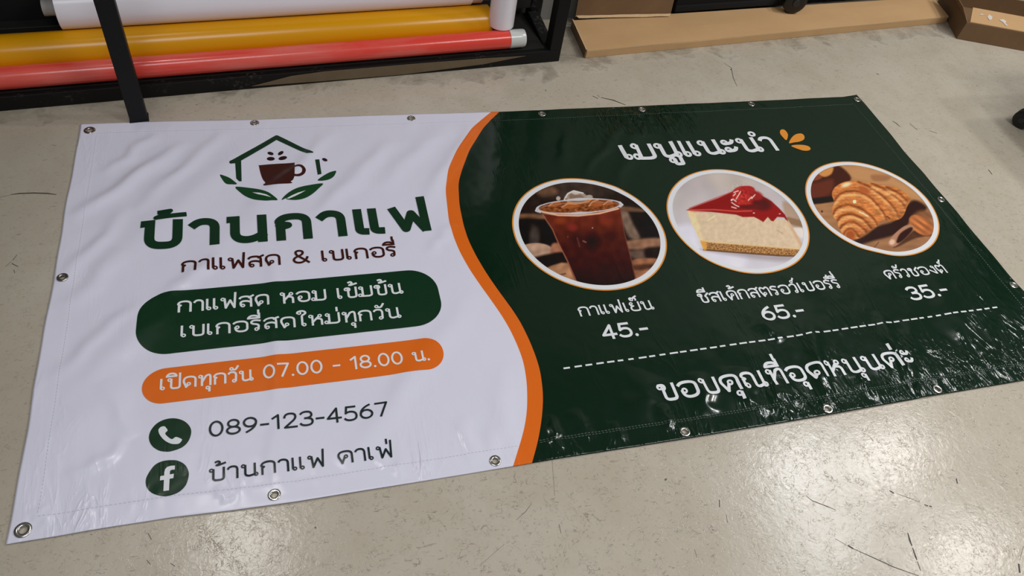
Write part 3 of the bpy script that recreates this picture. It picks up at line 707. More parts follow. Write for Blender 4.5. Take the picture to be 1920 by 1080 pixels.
# rounded panels
def rrect(lft, rgt, top, bot, r, n=14):
    x0, x1 = at(*lft)[0], at(*rgt)[0]; y1, y0 = at(*top)[1], at(*bot)[1]; r = min(r, (y1-y0)/2-1e-4)
    P = []
    for cx, cy, a0 in ((x1-r, y1-r, 0), (x0+r, y1-r, 90), (x0+r, y0+r, 180), (x1-r, y0+r, 270)):
        for i in range(n+1):
            a = math.radians(a0+90*i/n); P.append((cx+r*math.cos(a), cy+r*math.sin(a)))
    return P
shape('caption_panel', [[rrect((256.4, 626), (828.5, 575), (540, 529.0), (540, 640.5), 0.07)]], V_gdark, BAN, L1)['label'] = 'dark green rounded caption panel'
shape('caption_panel', [[rrect((266.7, 735.6), (832.9, 671), (530, 667.0), (530, 730), 0.2)]], V_orange, BAN, L1)['label'] = 'orange rounded opening hours panel'

# logo
z3 = zp(400, 245, 7.2)
logo = shape('house_logo', [[z3([(845, 80), (870, 80), (1358, 322), (1345, 332), (1265, 334), (855, 143), (380, 428), (385, 698), (350, 698), (312, 660), (300, 466), (240, 474), (220, 462), (224, 440), (290, 405), (800, 105)])],
                            [z3([(1376, 412), (1432, 404), (1462, 600), (1410, 612)])]], V_gdark, BAN, L1)
cup = shape('cup_print', [[z3(smooth([(618, 490), (630, 483), (860, 464), (1080, 456), (1100, 468), (1102, 560), (1098, 640), (1075, 690), (1048, 712), (1070, 728), (1000, 742), (850, 756), (700, 760), (678, 742), (705, 720), (670, 670), (640, 590)], 4))]], V_brown, logo, L1)
ho = smooth([(1100, 500), (1140, 489), (1200, 497), (1243, 530), (1250, 565), (1225, 605), (1170, 634), (1100, 640), (1075, 640), (1075, 500)], 4); hi_ = smooth([(1112, 520), (1165, 516), (1200, 540), (1196, 580), (1160, 605), (1110, 614), (1098, 600), (1098, 535)], 4)
shape('cup_handle', [[z3(ho), z3(hi_)]], V_brown, cup, L1)
for pts in ([(95, 625), (150, 632), (220, 655), (280, 695), (322, 735), (250, 740), (180, 735), (135, 695)], [(1412, 680), (1440, 655), (1510, 610), (1580, 575), (1655, 558), (1650, 595), (1620, 640), (1560, 675), (1480, 690), (1420, 690)],
            [(300, 775), (440, 780), (600, 805), (720, 850), (800, 895), (872, 955), (800, 965), (700, 973), (570, 955), (450, 905), (370, 850)], [(925, 955), (960, 905), (1040, 840), (1150, 785), (1300, 750), (1480, 728), (1430, 790), (1340, 870), (1240, 925), (1120, 950), (1000, 945), (985, 930)]):
    shape('leaf_print', [[z3(smooth(pts, 4))]], V_leaf, logo, L1)
for pts in ([(530, 850), (620, 862), (720, 895), (785, 930), (700, 910), (610, 885)], [(990, 935), (1060, 895), (1150, 855), (1250, 825), (1190, 860), (1100, 905), (1020, 938)]):
    shape('leaf_vein', [[z3(pts)]], V_text, logo, L2)
def ell(cx, cy, rx, ry, ang, n=24):
    c_, s_ = math.cos(ang), math.sin(ang); return [(cx+rx*math.cos(t)*c_-ry*math.sin(t)*s_, cy+rx*math.cos(t)*s_+ry*math.sin(t)*c_) for t in np.linspace(0, 2*math.pi, n, endpoint=False)]
for e_ in ((775, 325, 42, 21, 0.25), (912, 320, 42, 22, -0.5), (778, 396, 54, 25, 0.0), (940, 387, 58, 25, -0.2), (1506, 408, 38, 20, 0.35)):
    shape('bean_print', [[z3(ell(*e_))]], V_bean, logo, L1)

# contact badges
z1 = zp(260, 770, 6.35)
bad = shape('contact_badge', [[z1(smooth([(432, 102), (540, 132), (610, 195), (630, 270), (600, 370), (530, 445), (420, 490), (340, 502), (240, 485), (160, 425), (128, 340), (150, 250), (220, 165), (320, 115)], 5))]], V_gdark, BAN, L1)
bad['label'] = 'dark green round badge with a white telephone handset'
shape('handset_print', [[z1(smooth([(245, 235), (270, 208), (312, 200), (335, 222), (350, 250), (322, 284), (345, 318), (400, 355), (450, 328), (515, 352), (520, 368), (490, 405), (440, 414), (380, 405), (310, 365), (260, 305), (243, 262)], 4))]], V_text, bad, L2)
bad = shape('contact_badge', [[z1(smooth([(395, 602), (480, 612), (560, 660), (600, 740), (595, 820), (560, 910), (480, 985), (370, 1025), (270, 1028), (170, 995), (105, 930), (92, 840), (130, 750), (200, 660), (290, 615)], 5))]], V_gdark, BAN, L1)
bad['label'] = 'dark green round badge with a white letter f'
shape('letter_print', [[z1([(302, 972), (308, 838), (260, 846), (264, 795), (311, 786), (312, 748), (322, 712), (345, 686), (385, 672), (438, 668), (436, 716), (400, 719), (382, 730), (378, 750), (378, 774), (426, 765), (420, 818), (375, 826), (368, 964)])]], V_text, bad, L2)
# petals by the heading
z6 = zp(900, 220, 2.4545)
for pts in ([(1408, 109), (1392, 96), (1379, 78), (1381, 63), (1395, 60), (1408, 70), (1415, 86)], [(1420, 123), (1432, 98), (1452, 82), (1476, 79), (1490, 90), (1488, 106), (1468, 116), (1442, 120)], [(1430, 136), (1455, 131), (1490, 132), (1512, 139), (1519, 150), (1508, 157), (1484, 157), (1455, 148)]):
    shape('petal_print', [[z6(smooth(pts, 5))]], V_petal, BAN, L1)

# dashed divider
A_, B_ = at(1056, 692.8)[:2], at(1873.5, 577)[:2]
dd = []
nd = 47; rnd = random.Random(3)
for i in range(nd):
    s0 = i/nd; s1 = s0+(0.58+rnd.uniform(-0.08, 0.22))/nd; dv = (B_-A_); nn_ = np.array([-dv[1], dv[0]])/np.linalg.norm(dv)*0.0023
    a, c = A_+dv*s0, A_+dv*s1; dd.append([[a-nn_, c-nn_, c+nn_, a+nn_]])
shape('dashed_line', dd, V_text, BAN, L1)

# ------------------------------------------------------------------ Thai stroke lettering
GL = {
 'ก': (.72, "M.08 0L.08 .5L.17 .6Q.02 .64 .04 .76Q.1 1 .38 1Q.72 1 .72 .68L.72 0"),
 'ข': (.70, "O.1 .86 .1 M.1 .97Q.31 1.02 .31 .84Q.31 .74 .22 .66L.22 .22Q.22 0 .42 0L.5 0Q.7 0 .7 .2L.7 1"),
 'ช': (.74, "O.1 .86 .1 M.1 .97Q.31 1.02 .31 .84Q.31 .74 .2 .62L.2 .22Q.2 0 .4 0L.46 0Q.66 0 .66 .2L.66 .55Q.52 .68 .64 .8L.86 1.02"),
 'ซ': (.74, "O.1 .84 .1 M.1 .95L.2 .88L.3 1.0Q.36 .78 .2 .62L.2 .22Q.2 0 .4 0L.46 0Q.66 0 .66 .2L.66 .55Q.52 .68 .64 .8L.86 1.02"),
 'ค': (.76, "M.22 0L.05 .55Q.0 1 .4 1Q.76 1 .76 .68L.76 0 M.22 0L.36 .44 O.44 .53 .1"),
 'ด': (.76, "M.2 0L.05 .5Q.0 1 .4 1Q.76 1 .76 .68L.76 0 M.2 0L.3 .16 O.35 .28 .1"),
 'ต': (.76, "M.2 0L.05 .5Q.0 1 .2 1L.4 .86L.58 1Q.76 1 .76 .7L.76 0 M.2 0L.3 .16 O.35 .28 .1"),
 'ง': (.54, "O.42 .88 .1 M.53 .88L.52 .02L.44 .02L.04 .45"),
 'ณ': (1.1, "O.16 .1 .1 M.06 .14L.06 .5L.18 .6Q.02 .66 .04 .78Q.1 1 .36 1Q.62 1 .62 .68L.62 .2Q.62 0 .78 .03L.98 .12 O1.02 .1 .1 M.98 .16L.98 1"),
 'ท': (.72, "O.1 .88 .1 M.2 .9L.2 0 M.2 .3L.44 .9Q.72 1.15 .72 .75L.72 0"),
 'น': (.78, "O.1 .88 .1 M.2 .9L.2 .25Q.2 0 .42 .01L.66 .1 O.74 .1 .1 M.68 .16L.68 1"),
 'บ': (.72, "O.1 .88 .1 M.2 .9L.2 .22Q.2 0 .4 0L.52 0Q.72 0 .72 .22L.72 1"),
 'ป': (.72, "O.1 .88 .1 M.2 .9L.2 .22Q.2 0 .4 0L.52 0Q.72 0 .72 .22L.72 1.45"),
 'ฟ': (.84, "O.1 .88 .1 M.2 .9L.27 0L.52 .74L.76 0L.82 1.45"),
 'ม': (.76, "O.1 .88 .1 M.2 .9L.2 .1 O.03 .12 .1 M.14 .02L.52 0Q.76 0 .76 .22L.76 1"),
 'ย': (.72, "O.16 .88 .1 M.06 .84Q.06 .6 .28 .57Q.04 .52 .06 .24Q.08 0 .34 0L.48 0Q.72 0 .72 .22L.72 1"),
 'ร': (.50, "O.3 .1 .1 M.4 .12L.42 .4Q.42 .56 .24 .61Q.0 .66 .03 .84Q.06 1 .28 1L.48 .94"),
 'ว': (.50, "O.36 .1 .1 M.46 .12L.48 .66Q.48 1 .24 1Q.08 1 .02 .86"),
 'ส': (.72, "M.04 .84Q.1 1 .36 1Q.68 1 .68 .66L.68 0 O.2 .1 .1 M.1 .14Q.0 .56 .34 .54Q.52 .54 .66 .4 M.56 .88L.8 1.06"),
 'ห': (.74, "O.1 .88 .1 M.2 .9L.2 0 M.2 .25L.54 .8 O.62 .88 .1 M.42 .6Q.72 .62 .72 .36L.72 0"),
 'อ': (.76, "M.04 .84Q.14 1 .4 1Q.76 1 .76 .66L.76 .32Q.76 0 .44 0Q.12 0 .12 .4 O.22 .44 .1"),
 'า': (.48, "M.02 .84Q.08 1 .24 1Q.48 1 .48 .68L.48 0"),
 'เ': (.26, "M.05 1L.05 .14 O.15 .1 .1"),
 'แ': (.64, "M.05 1L.05 .14 O.15 .1 .1 M.44 1L.44 .14 O.54 .1 .1"),
 'ใ': (.42, "O.34 .1 .1 M.24 .14L.24 .95Q.24 1.08 .36 1.16Q.52 1.3 .4 1.46Q.26 1.6 .08 1.5Q-.02 1.44 .0 1.34 O.1 1.34 .08"),
 'ะ': (.48, "O.1 .8 .1 M.12 .7Q.4 .68 .46 .92 O.1 .22 .1 M.12 .12Q.4 .1 .46 .34"),
 'ิ': (0, "M-.64 1.24Q-.58 1.52 -.36 1.52Q-.1 1.52 -.06 1.24L-.64 1.24"),
 'ี': (0, "M-.64 1.24Q-.58 1.5 -.36 1.5Q-.1 1.5 -.04 1.24L-.64 1.24 M-.04 1.24L-.04 1.66"),
 'ั': (0, "O-.3 1.34 .1 M-.22 1.28Q-.12 1.18 -.02 1.3L.1 1.58"),
 '็': (0, "O-.4 1.34 .08 M-.5 1.3Q-.62 1.52 -.42 1.56L-.3 1.46L-.18 1.56Q-.06 1.52 -.1 1.28 M-.2 1.6L.0 1.74"),
 'ํ': (0, "O-.02 1.36 .11"),
 '่': (0, "M-.08 1.26L-.08 1.58"),
 '้': (0, "M-.4 1.56Q-.24 1.68 -.2 1.5Q-.2 1.4 -.36 1.28L-.26 1.28L.06 1.42"),
 '์': (0, "O-.16 1.3 .1 M-.08 1.38Q.0 1.48 .08 1.64"),
 'ุ': (0, "O-.16 -.3 .1 M-.06 -.28L-.06 -.62"),
 'ู': (0, "O-.36 -.28 .09 M-.28 -.26L-.28 -.5Q-.28 -.58 -.2 -.58L-.1 -.58Q-.02 -.58 -.02 -.5L-.02 -.2"),
 '0': (.72, "E.36 .64 .33 .64"), '1': (.46, "M.06 .98L.36 1.26L.36 0"), '2': (.7, "M.05 .95Q.08 1.28 .36 1.28Q.66 1.28 .66 .95Q.66 .72 .4 .44L.06 0L.7 0"),
 '3': (.7, "M.06 1.12Q.16 1.28 .36 1.28Q.66 1.28 .66 .96Q.66 .68 .3 .67 M.3 .67Q.7 .67 .7 .34Q.7 0 .36 0Q.12 0 .04 .18"),
 '4': (.78, "M.56 0L.56 1.28L.04 .36L.78 .36"), '5': (.7, "M.64 1.28L.16 1.28L.1 .68Q.22 .82 .38 .82Q.7 .8 .7 .4Q.7 0 .34 0Q.12 0 .04 .16"),
 '6': (.72, "M.58 1.28Q.06 .98 .05 .42 E.38 .4 .33 .4"), '7': (.68, "M.04 1.28L.68 1.28L.28 0"), '8': (.7, "E.36 .95 .28 .32 E.36 .32 .34 .32"),
 '9': (.72, "E.36 .88 .33 .4 M.69 .88Q.68 .34 .18 0"), '.': (.16, "D.08 .03"), '-': (.42, "M.04 .52L.42 .52"),
 '&': (.86, "M.86 0L.24 .78Q.06 1.22 .36 1.26Q.64 1.22 .54 .9Q.46 .76 .24 .62Q.02 .46 .06 .24Q.12 0 .38 0Q.68 .02 .8 .52"), ' ': (.34, ""),
}
TITLE = {
 'บ': (.78, "M.0 1L.12 1L.12 .34Q.12 0 .42 0L.5 0Q.78 0 .78 .34L.78 1"), 'า': (.5, "M.0 .86Q.1 1 .24 1Q.5 1 .5 .66L.5 0"),
 'น': (.78, "M.0 1L.1 1L.1 .34Q.1 0 .4 .0Q.6 .02 .76 .2 M.78 0L.78 1"), 'ก': (.74, "M.06 0L.06 .5L.24 .58Q.02 .62 .04 .78Q.12 1 .4 1Q.74 1 .74 .66L.74 0"),
 'แ': (.62, "M.06 1L.06 .16Q.06 .02 .2 .02 M.46 1L.46 .16Q.46 .02 .62 .02"), 'ฟ': (.86, "M.02 .98L.28 .02L.5 .78L.78 .02 M.84 0L.84 1.45"), '้': (0, "M-.44 1.52L-.2 1.55L-.28 1.42L-.52 1.26L.14 1.36"),
}
UPV = 'ิี็ัํ'; MARK = UPV + '่้์ุู'
def parse(path):
    import re
    tok = re.findall(r'[MLQOED]|-?\d*\.?\d+', path); out = []; i = 0; cur = None
    while i < len(tok):
        c = tok[i]; i += 1
        if c == 'M': cur = [(float(tok[i]), float(tok[i+1]))]; out.append(['S', cur]); i += 2
        elif c == 'L':
            a = cur[-1]; e = (float(tok[i]), float(tok[i+1])); i += 2
            cur += [e]
        elif c == 'Q':
            a = cur[-1]; q = (float(tok[i]), float(tok[i+1])); e = (float(tok[i+2]), float(tok[i+3])); i += 4
            for j in range(1, 9):
                t = j/8; cur.append(((1-t)**2*a[0]+2*t*(1-t)*q[0]+t*t*e[0], (1-t)**2*a[1]+2*t*(1-t)*q[1]+t*t*e[1]))
        elif c == 'O': out.append(['O', tuple(float(t) for t in tok[i:i+3])]); i += 3
        elif c == 'E': out.append(['E', tuple(float(t) for t in tok[i:i+4])]); i += 4
        elif c == 'D': out.append(['D', tuple(float(t) for t in tok[i:i+2])]); i += 2
    return out
def layout(txt, tbl, gap):
    res = []; pen = 0.0; last = 0.0; prev = ''; wd = 0
    for ch in txt:
        if ch == ' ': wd += 1
        if ch == 'ำ':
            res.append(('ํ', last+.06, 0, wd)); res.append(('า', pen, 0, wd)); last = pen+.48; pen += .48+gap; prev = ch; continue
        wd_, _p = tbl.get(ch) or GL[ch]
        if ch in MARK:
            base = last-(0.16 if cons in 'ปฟ' else 0)
            res.append((ch, base, .44 if (ch in '่้์' and prev in UPV) else 0, wd)); prev = ch; continue
        res.append((ch, pen, 0, wd)); last = pen+wd_; pen += wd_+gap; prev = ch; cons = ch
    return res
def ribbon(P, hw, closed, V, F, J, jz, cap=(True, True)):
    P = np.array(P, float)
    if not closed and len(P) > 2:
        D = np.diff(P, axis=0); D /= np.linalg.norm(D, axis=1)[:, None]+1e-9
        brk = [i+1 for i in range(len(D)-1) if float(D[i]@D[i+1]) < 0.55]
        if brk:
            ks = [0]+brk+[len(P)-1]
            for i in brk:
                if float(D[i-1]@D[i]) < -0.25:
                    b0 = len(V)
                    for t in np.linspace(0, 2*math.pi, 20, endpoint=False): V.append(P[i]+hw*np.array([math.cos(t), math.sin(t)])); J.append(jz+0.000009)
                    F.append(tuple(range(b0, b0+20)))
            sharp = {i for i in brk if float(D[i-1]@D[i]) < -0.25}
            for q, (a, c) in enumerate(zip(ks[:-1], ks[1:])): ribbon(P[a:c+1], hw, False, V, F, J, jz+q*0.000004, (cap[0] and a not in sharp, cap[1] and c not in sharp))
            return
    if closed: n = len(P)
    else:
        # square caps
        d0 = P[0]-P[1]; d1 = P[-1]-P[-2]
        if cap[0]: P[0] = P[0]+d0/np.linalg.norm(d0)*hw*0.9
        if cap[1]: P[-1] = P[-1]+d1/np.linalg.norm(d1)*hw*0.9
        n = len(P)
        # resample long straights so that the print follows the sheet
        Q_ = [P[0]]
        for a, c in zip(P[:-1], P[1:]):
            m = max(1, int(math.ceil(np.linalg.norm(c-a)/0.012)))
            for j in range(1, m+1): Q_.append(a+(c-a)*j/m)
        P = np.array(Q_); n = len(P)
    b0 = len(V)
    for i in range(n):
        a = P[i-1] if (closed or i > 0) else None; c = P[(i+1) % n] if (closed or i < n-1) else None
        da = (P[i]-a)/(np.linalg.norm(P[i]-a)+1e-9) if a is not None else None; dc = (c-P[i])/(np.linalg.norm(c-P[i])+1e-9) if c is not None else None
        if da is None: da = dc
        if dc is None: dc = da
        na = np.array([-da[1], da[0]]); nc = np.array([-dc[1], dc[0]]); m = na+nc; m /= (np.linalg.norm(m)+1e-9)
        k_ = hw/max(0.5, float(m@na))
        V.append(P[i]+m*k_); V.append(P[i]-m*k_); J += [jz, jz]
    for i in range(n if closed else n-1):
        j = (i+1) % n; F.append((b0+2*i+1, b0+2*j+1, b0+2*j, b0+2*i))
def lettering(txt, p0, p1, hpx, w, mat, name='lettering', tbl=None, gap=.2, layer=L2, parent=None, cells=None, asp=None):
    """one printed line. p0,p1: left and right ink ends on the baseline, hpx: consonant height, w: stroke weight in em"""
    tbl = tbl or {}
    A = at(*p0)[:2]; Bp = at(*p1)[:2]; d = Bp-A; Lg = float(np.linalg.norm(d)); ex = d/Lg; ey = np.array([0, 1.0])
    pm = (np.array(p0)+np.array(p1))/2; Mw = at(*pm)
    per = float(topx(Mw)[1]-topx(Mw+np.array([0, 0.01, 0]))[1])/0.01
    sy = hpx/per; hw = w*sy/2
    items = layout(txt, tbl, gap)
    prim = []
    for ch, ox, dy, wd in items:
        for kd, dt in parse((tbl.get(ch) or GL[ch])[1]): prim.append((kd, dt, ox, dy, ch, wd))
    fy = lambda y: w/2+y*(1-w)
    xs_ = []
    for kd, dt, ox, dy, ch, wd in prim:
        if kd == 'S': xs_ += [ox+p[0] for p in dt]
        elif kd == 'O': xs_ += [ox+dt[0]-dt[2], ox+dt[0]+dt[2]]
        elif kd == 'E': xs_ += [ox+dt[0]-dt[2], ox+dt[0]+dt[2]]
        else: xs_ += [ox+dt[0]]
    x0, x1 = min(xs_), max(xs_); sx = (Lg-2*hw)/(x1-x0)
    def W(x, y): return A+ex*(hw+(x-x0)*sx)+ey*(fy(y)*sy)
    kk = 0; words = {}
    for kd, dt, ox, dy, ch, wd in prim:
        V, F, J = words.setdefault(wd, ([], [], []))
        kk += 1; jz = (kk % 12)*0.000012; hm = hw*(0.62 if (ch in MARK and w > .22) else 1.0)
        if kd == 'S':
            ribbon([W(ox+p[0], p[1]+dy) for p in dt], hm, False, V, F, J, jz)
        elif kd in 'OE':
            c = W(ox+dt[0], dt[1]+dy)
            if kd == 'O':
                rx = ry = max(dt[2]*1.18*sy*(1-w), hw*1.4); rw = min(hw*0.66, rx*0.46)
            else:
                rx = dt[2]*sx; ry = dt[3]*sy*(1-w); rw = hw
            ribbon([c+ex*rx*math.cos(t)+ey*ry*math.sin(t) for t in np.linspace(0, 2*math.pi, 28, endpoint=False)], rw, True, V, F, J, jz)
        else:
            c = W(ox+dt[0], dt[1]+dy); r = hw*1.25; b0 = len(V); n = 16
            for t in np.linspace(0, 2*math.pi, n, endpoint=False): V.append(c+ex*r*math.cos(t)+ey*r*math.sin(t)); J.append(jz)
            F.append(tuple(range(b0, b0+n)))
    for V, F, J in words.values(): ban_mesh(name, np.array(V), F, [mat], parent or BAN, layer, None, J)

lettering('บ้านกาแฟ', (260, 472.5), (809.5, 434.5), 52, .24, V_gdark, 'lettering', TITLE, .40)
lettering('กาแฟสด & เบเกอรี่', (339.6, 514), (745, 482.5), 21.5, .155, V_brown)
lettering('กาแฟสด หอม เข้มข้น', (332.4, 589.3), (758, 552.5), 21.5, .15, V_text)
lettering('เบเกอรี่สดใหม่ทุกวัน', (339, 635.6), (754.5, 598), 21.5, .15, V_text)
lettering('เปิดทุกวัน 07.00 - 18.00 น.', (300, 734.7), (806, 679.5), 21, .155, V_text)
lettering('089-123-4567', (392, 822), (730, 783.5), 23.5, .15, V_ink)
lettering('บ้านกาแฟ คาเฟ่', (391, 906.7), (738, 859.5), 25, .145, V_ink)
lettering('เมนูแนะนำ', (1172, 304.5), (1461, 284.5), 29, .18, V_text)
lettering('กาแฟเย็น', (1087, 596), (1228, 582), 18, .15, V_text)
lettering('45.-', (1132, 640), (1219, 629), 22.5, .19, V_text)
lettering('ชีสเค้กสตรอว์เบอร์รี่', (1312.5, 571.5), (1577, 542.5), 18, .15, V_text)
lettering('65.-', (1433.5, 604.5), (1512, 594.5), 21.5, .19, V_text)
lettering('ครัวชองต์', (1663, 527), (1778, 513), 16.5, .15, V_text)
lettering('35.-', (1709.8, 566), (1781, 556), 20.5, .19, V_text)
lettering('ขอบคุณที่อุดหนุนค่ะ', (1239, 756), (1716, 686), 31, .16, V_text)

# ------------------------------------------------------------------ printed pictures
def inpoly(x, y, pts, soft=6.0):
    P = np.array(pts, float); ins = np.zeros(x.shape, bool); dm = np.full(x.shape, 1e9)
    for (ax, ay), (bx, by) in zip(P, np.roll(P, -1, 0)):
        c = ((ay > y) != (by > y)) & (x < (bx-ax)*(y-ay)/(by-ay+1e-12)+ax); ins ^= c
        t = np.clip(((x-ax)*(bx-ax)+(y-ay)*(by-ay))/((bx-ax)**2+(by-ay)**2+1e-9), 0, 1)
        dm = np.minimum(dm, np.hypot(x-ax-t*(bx-ax), y-ay-t*(by-ay)))
    return np.clip(0.5+np.where(ins, dm, -dm)/soft, 0, 1)
class Paint:
    def __init__(s, px, py, x0, y0, k, bg):
        s.x = (px-x0)*k; s.y = (py-y0)*k; s.c = np.tile(np.array(bg, float), (len(px), 1))
    def put(s, m, col, a=1.0):
        col = np.array(col, float); m = np.clip(m*a, 0, 1)[:, None]; s.c = s.c*(1-m)+col*m
    def poly(s, pts, col, soft=8, a=1.0): s.put(inpoly(s.x, s.y, pts, soft), col, a)
    def sp(s, pts, col, soft=8, a=1.0): s.poly(smooth(pts, 4), col, soft, a)
    def ell(s, cx, cy, rx, ry, col, ang=0.0, soft=0.15, a=1.0):
        c_, s_ = math.cos(ang), math.sin(ang); u = ((s.x-cx)*c_+(s.y-cy)*s_)/rx; v_ = (-(s.x-cx)*s_+(s.y-cy)*c_)/ry
        s.put(1-sstep(1-soft, 1+soft, np.hypot(u, v_)), col, a)
    def ring(s, cx, cy, rx, ry, w, col, ang=0.0, a=1.0):
        c_, s_ = math.cos(ang), math.sin(ang); u = ((s.x-cx)*c_+(s.y-cy)*s_); v_ = (-(s.x-cx)*s_+(s.y-cy)*c_)
        r = np.hypot(u/rx, v_/ry); d = np.abs(r-1)*np.hypot(u, v_)/np.maximum(r, 1e-6); s.put(1-sstep(w*0.6, w*1.2, d), col, a)
    def line(s, pts, w, col, a=1.0):
        m = np.zeros(len(s.x))
        for p, q in zip(pts[:-1], pts[1:]): m = np.maximum(m, 1-sstep(w*0.5, w*1.1, seg(s.x, s.y, p, q)[2]))
        s.put(m, col, a)
    def noise(s, sc_, amp, mask=1.0, ax=1.0, ay=1.0, ph=0.0):
        s.c = s.c*(1+amp*(pnoise(s.x/sc_*ax+ph, s.y/sc_*ay+ph*1.7)*np.ones(len(s.x))*mask))[:, None]
def coffee(p):
    p.ell(600, 150, 320, 90, (58, 46, 40), soft=.6); p.sp([(300, 170), (430, 140), (470, 190), (340, 215)], (98, 70, 52), 40); p.sp([(100, 370), (340, 370), (360, 410), (100, 420)], (112, 78, 56), 20)
    p.sp([(120, 420), (380, 430), (470, 600), (150, 620)], (26, 20, 18), 30); p.ell(280, 560, 45, 90, (62, 54, 50), soft=.6)
    p.sp([(980, 340), (1060, 340), (1170, 560), (1080, 560)], (112, 92, 78), 30); p.sp([(1090, 340), (1350, 330), (1350, 560), (1190, 560)], (28, 22, 20), 40); p.sp([(1000, 300), (1220, 330), (1200, 350), (1000, 340)], (100, 72, 54), 20)
    p.sp([(1060, 595), (1350, 570), (1350, 650), (1080, 665)], (136, 98, 76), 24); p.sp([(1080, 680), (1250, 670), (1250, 750), (1100, 740)], (92, 72, 62), 40); p.sp([(1210, 660), (1350, 650), (1350, 740), (1230, 750)], (34, 26, 24), 30)
    p.ell(290, 690, 155, 78, (158, 124, 104), soft=.08); p.ell(300, 680, 90, 40, (166, 134, 112), soft=.5); p.sp([(430, 620), (500, 620), (520, 690), (420, 700)], (150, 100, 76), 20)
    p.sp([(180, 770), (420, 700), (540, 700), (560, 790), (360, 840), (260, 850)], (30, 22, 20), 24)
    p.sp([(340, 845), (560, 780), (660, 970), (520, 960), (420, 900)], (156, 112, 82), 16); p.line([(420, 870), (500, 880), (540, 870)], 8, (110, 72, 50))
    p.sp([(1100, 760), (1320, 745), (1330, 800), (1240, 890), (1120, 920)], (140, 92, 66), 16); p.sp([(1110, 800), (1290, 790), (1250, 830), (1120, 840)], (54, 34, 26), 24, .8)
    p.noise(60, .18)
    cup_ = [(345, 350), (1000, 310), (1030, 520), (1075, 680), (1105, 790), (1132, 905), (1080, 960), (860, 995), (640, 965), (600, 880), (555, 760), (470, 590), (430, 490)]
    m = inpoly(p.x, p.y, cup_, 7); t = np.clip((p.y-340)/620, 0, 1)[:, None]
    cc_ = np.where(t < .5, np.array((104, 42, 29))*(1-2*t)+np.array((64, 28, 24))*2*t, np.array((64, 28, 24))*(2-2*t)+np.array((36, 19, 19))*(2*t-1))
    cc_ = cc_*(1+0.16*pnoise(p.x/70, p.y/70)[:, None])
    p.c = p.c*(1-m[:, None])+cc_*m[:, None]
    p.ell(765, 600, 60, 60, (36, 18, 17), soft=.8); p.ell(640, 585, 60, 50, (50, 24, 21), soft=.9); p.ell(910, 560, 60, 36, (58, 26, 24), soft=.7); p.ell(600, 480, 40, 26, (132, 42, 36), soft=.7, a=.7); p.ell(880, 430, 50, 34, (128, 50, 32), soft=.7, a=.6); p.ell(500, 420, 46, 30, (138, 58, 30), soft=.7, a=.7)
    p.line([(640, 570), (660, 640)], 9, (112, 54, 46), .6); p.line([(690, 595), (712, 606)], 7, (150, 100, 90), .7); p.ell(770, 485, 5, 5, (180, 140, 130)); p.ell(560, 560, 6, 9, (110, 60, 50), a=.7)
    p.line([(350, 375), (430, 495), (475, 600), (560, 770), (640, 955)], 7, (150, 88, 66), .8); p.line([(1005, 330), (1035, 520), (1080, 690), (1128, 900)], 6, (110, 60, 48), .7)
    p.ell(655, 310, 350, 62, (120, 66, 36), -.06, .04)
    m = np.clip(1-sstep(.9, 1.0, np.hypot((p.x-655)/345, (p.y-312)/56)), 0, 1); p.c = p.c*(1+0.55*m*pnoise(p.x/34, p.y/16))[:, None]
    for q in ([(400, 300), (440, 268), (500, 262), (520, 285), (460, 312)], [(510, 310), (560, 280), (640, 284), (700, 300), (610, 322)], [(740, 300), (770, 262), (820, 248), (880, 268), (850, 300)], [(860, 290), (900, 258), (940, 262), (960, 284), (900, 300)]):
        p.sp(q, (158, 86, 44), 12, .85); p.line(q[:3], 6, (206, 150, 112), .75); p.line(q[2:], 5, (84, 42, 24), .7)
    p.sp([(530, 250), (545, 205), (580, 178), (620, 170), (690, 190), (730, 225), (720, 258), (620, 272)], (150, 132, 120), 8); p.sp([(570, 215), (610, 190), (680, 210), (690, 240), (600, 250)], (124, 100, 84), 12); p.line([(530, 250), (560, 196), (610, 172), (690, 192)], 6, (204, 198, 194)); p.line([(610, 250), (690, 240)], 6, (110, 60, 40))
    p.ell(480, 236, 18, 18, (170, 156, 150)); p.ell(742, 222, 28, 16, (160, 146, 136)); p.sp([(590, 185), (620, 178), (660, 195), (620, 205)], (206, 196, 188), 10, .7); p.line([(540, 240), (600, 262), (700, 262)], 6, (112, 66, 40), .7); p.line([(560, 268), (650, 280), (730, 262), (770, 236)], 9, (198, 120, 60))
    p.ring(655, 302, 352, 58, 13, (182, 178, 182), -.055); p.ring(655, 322, 360, 52, 6, (150, 140, 138), -.055, .6); p.line([(345, 350), (480, 378), (650, 382), (830, 362), (985, 322)], 9, (222, 172, 138), .9); p.line([(300, 320), (290, 340), (330, 352)], 8, (190, 186, 188)); p.line([(1000, 268), (1024, 290), (1000, 306)], 8, (190, 186, 188))
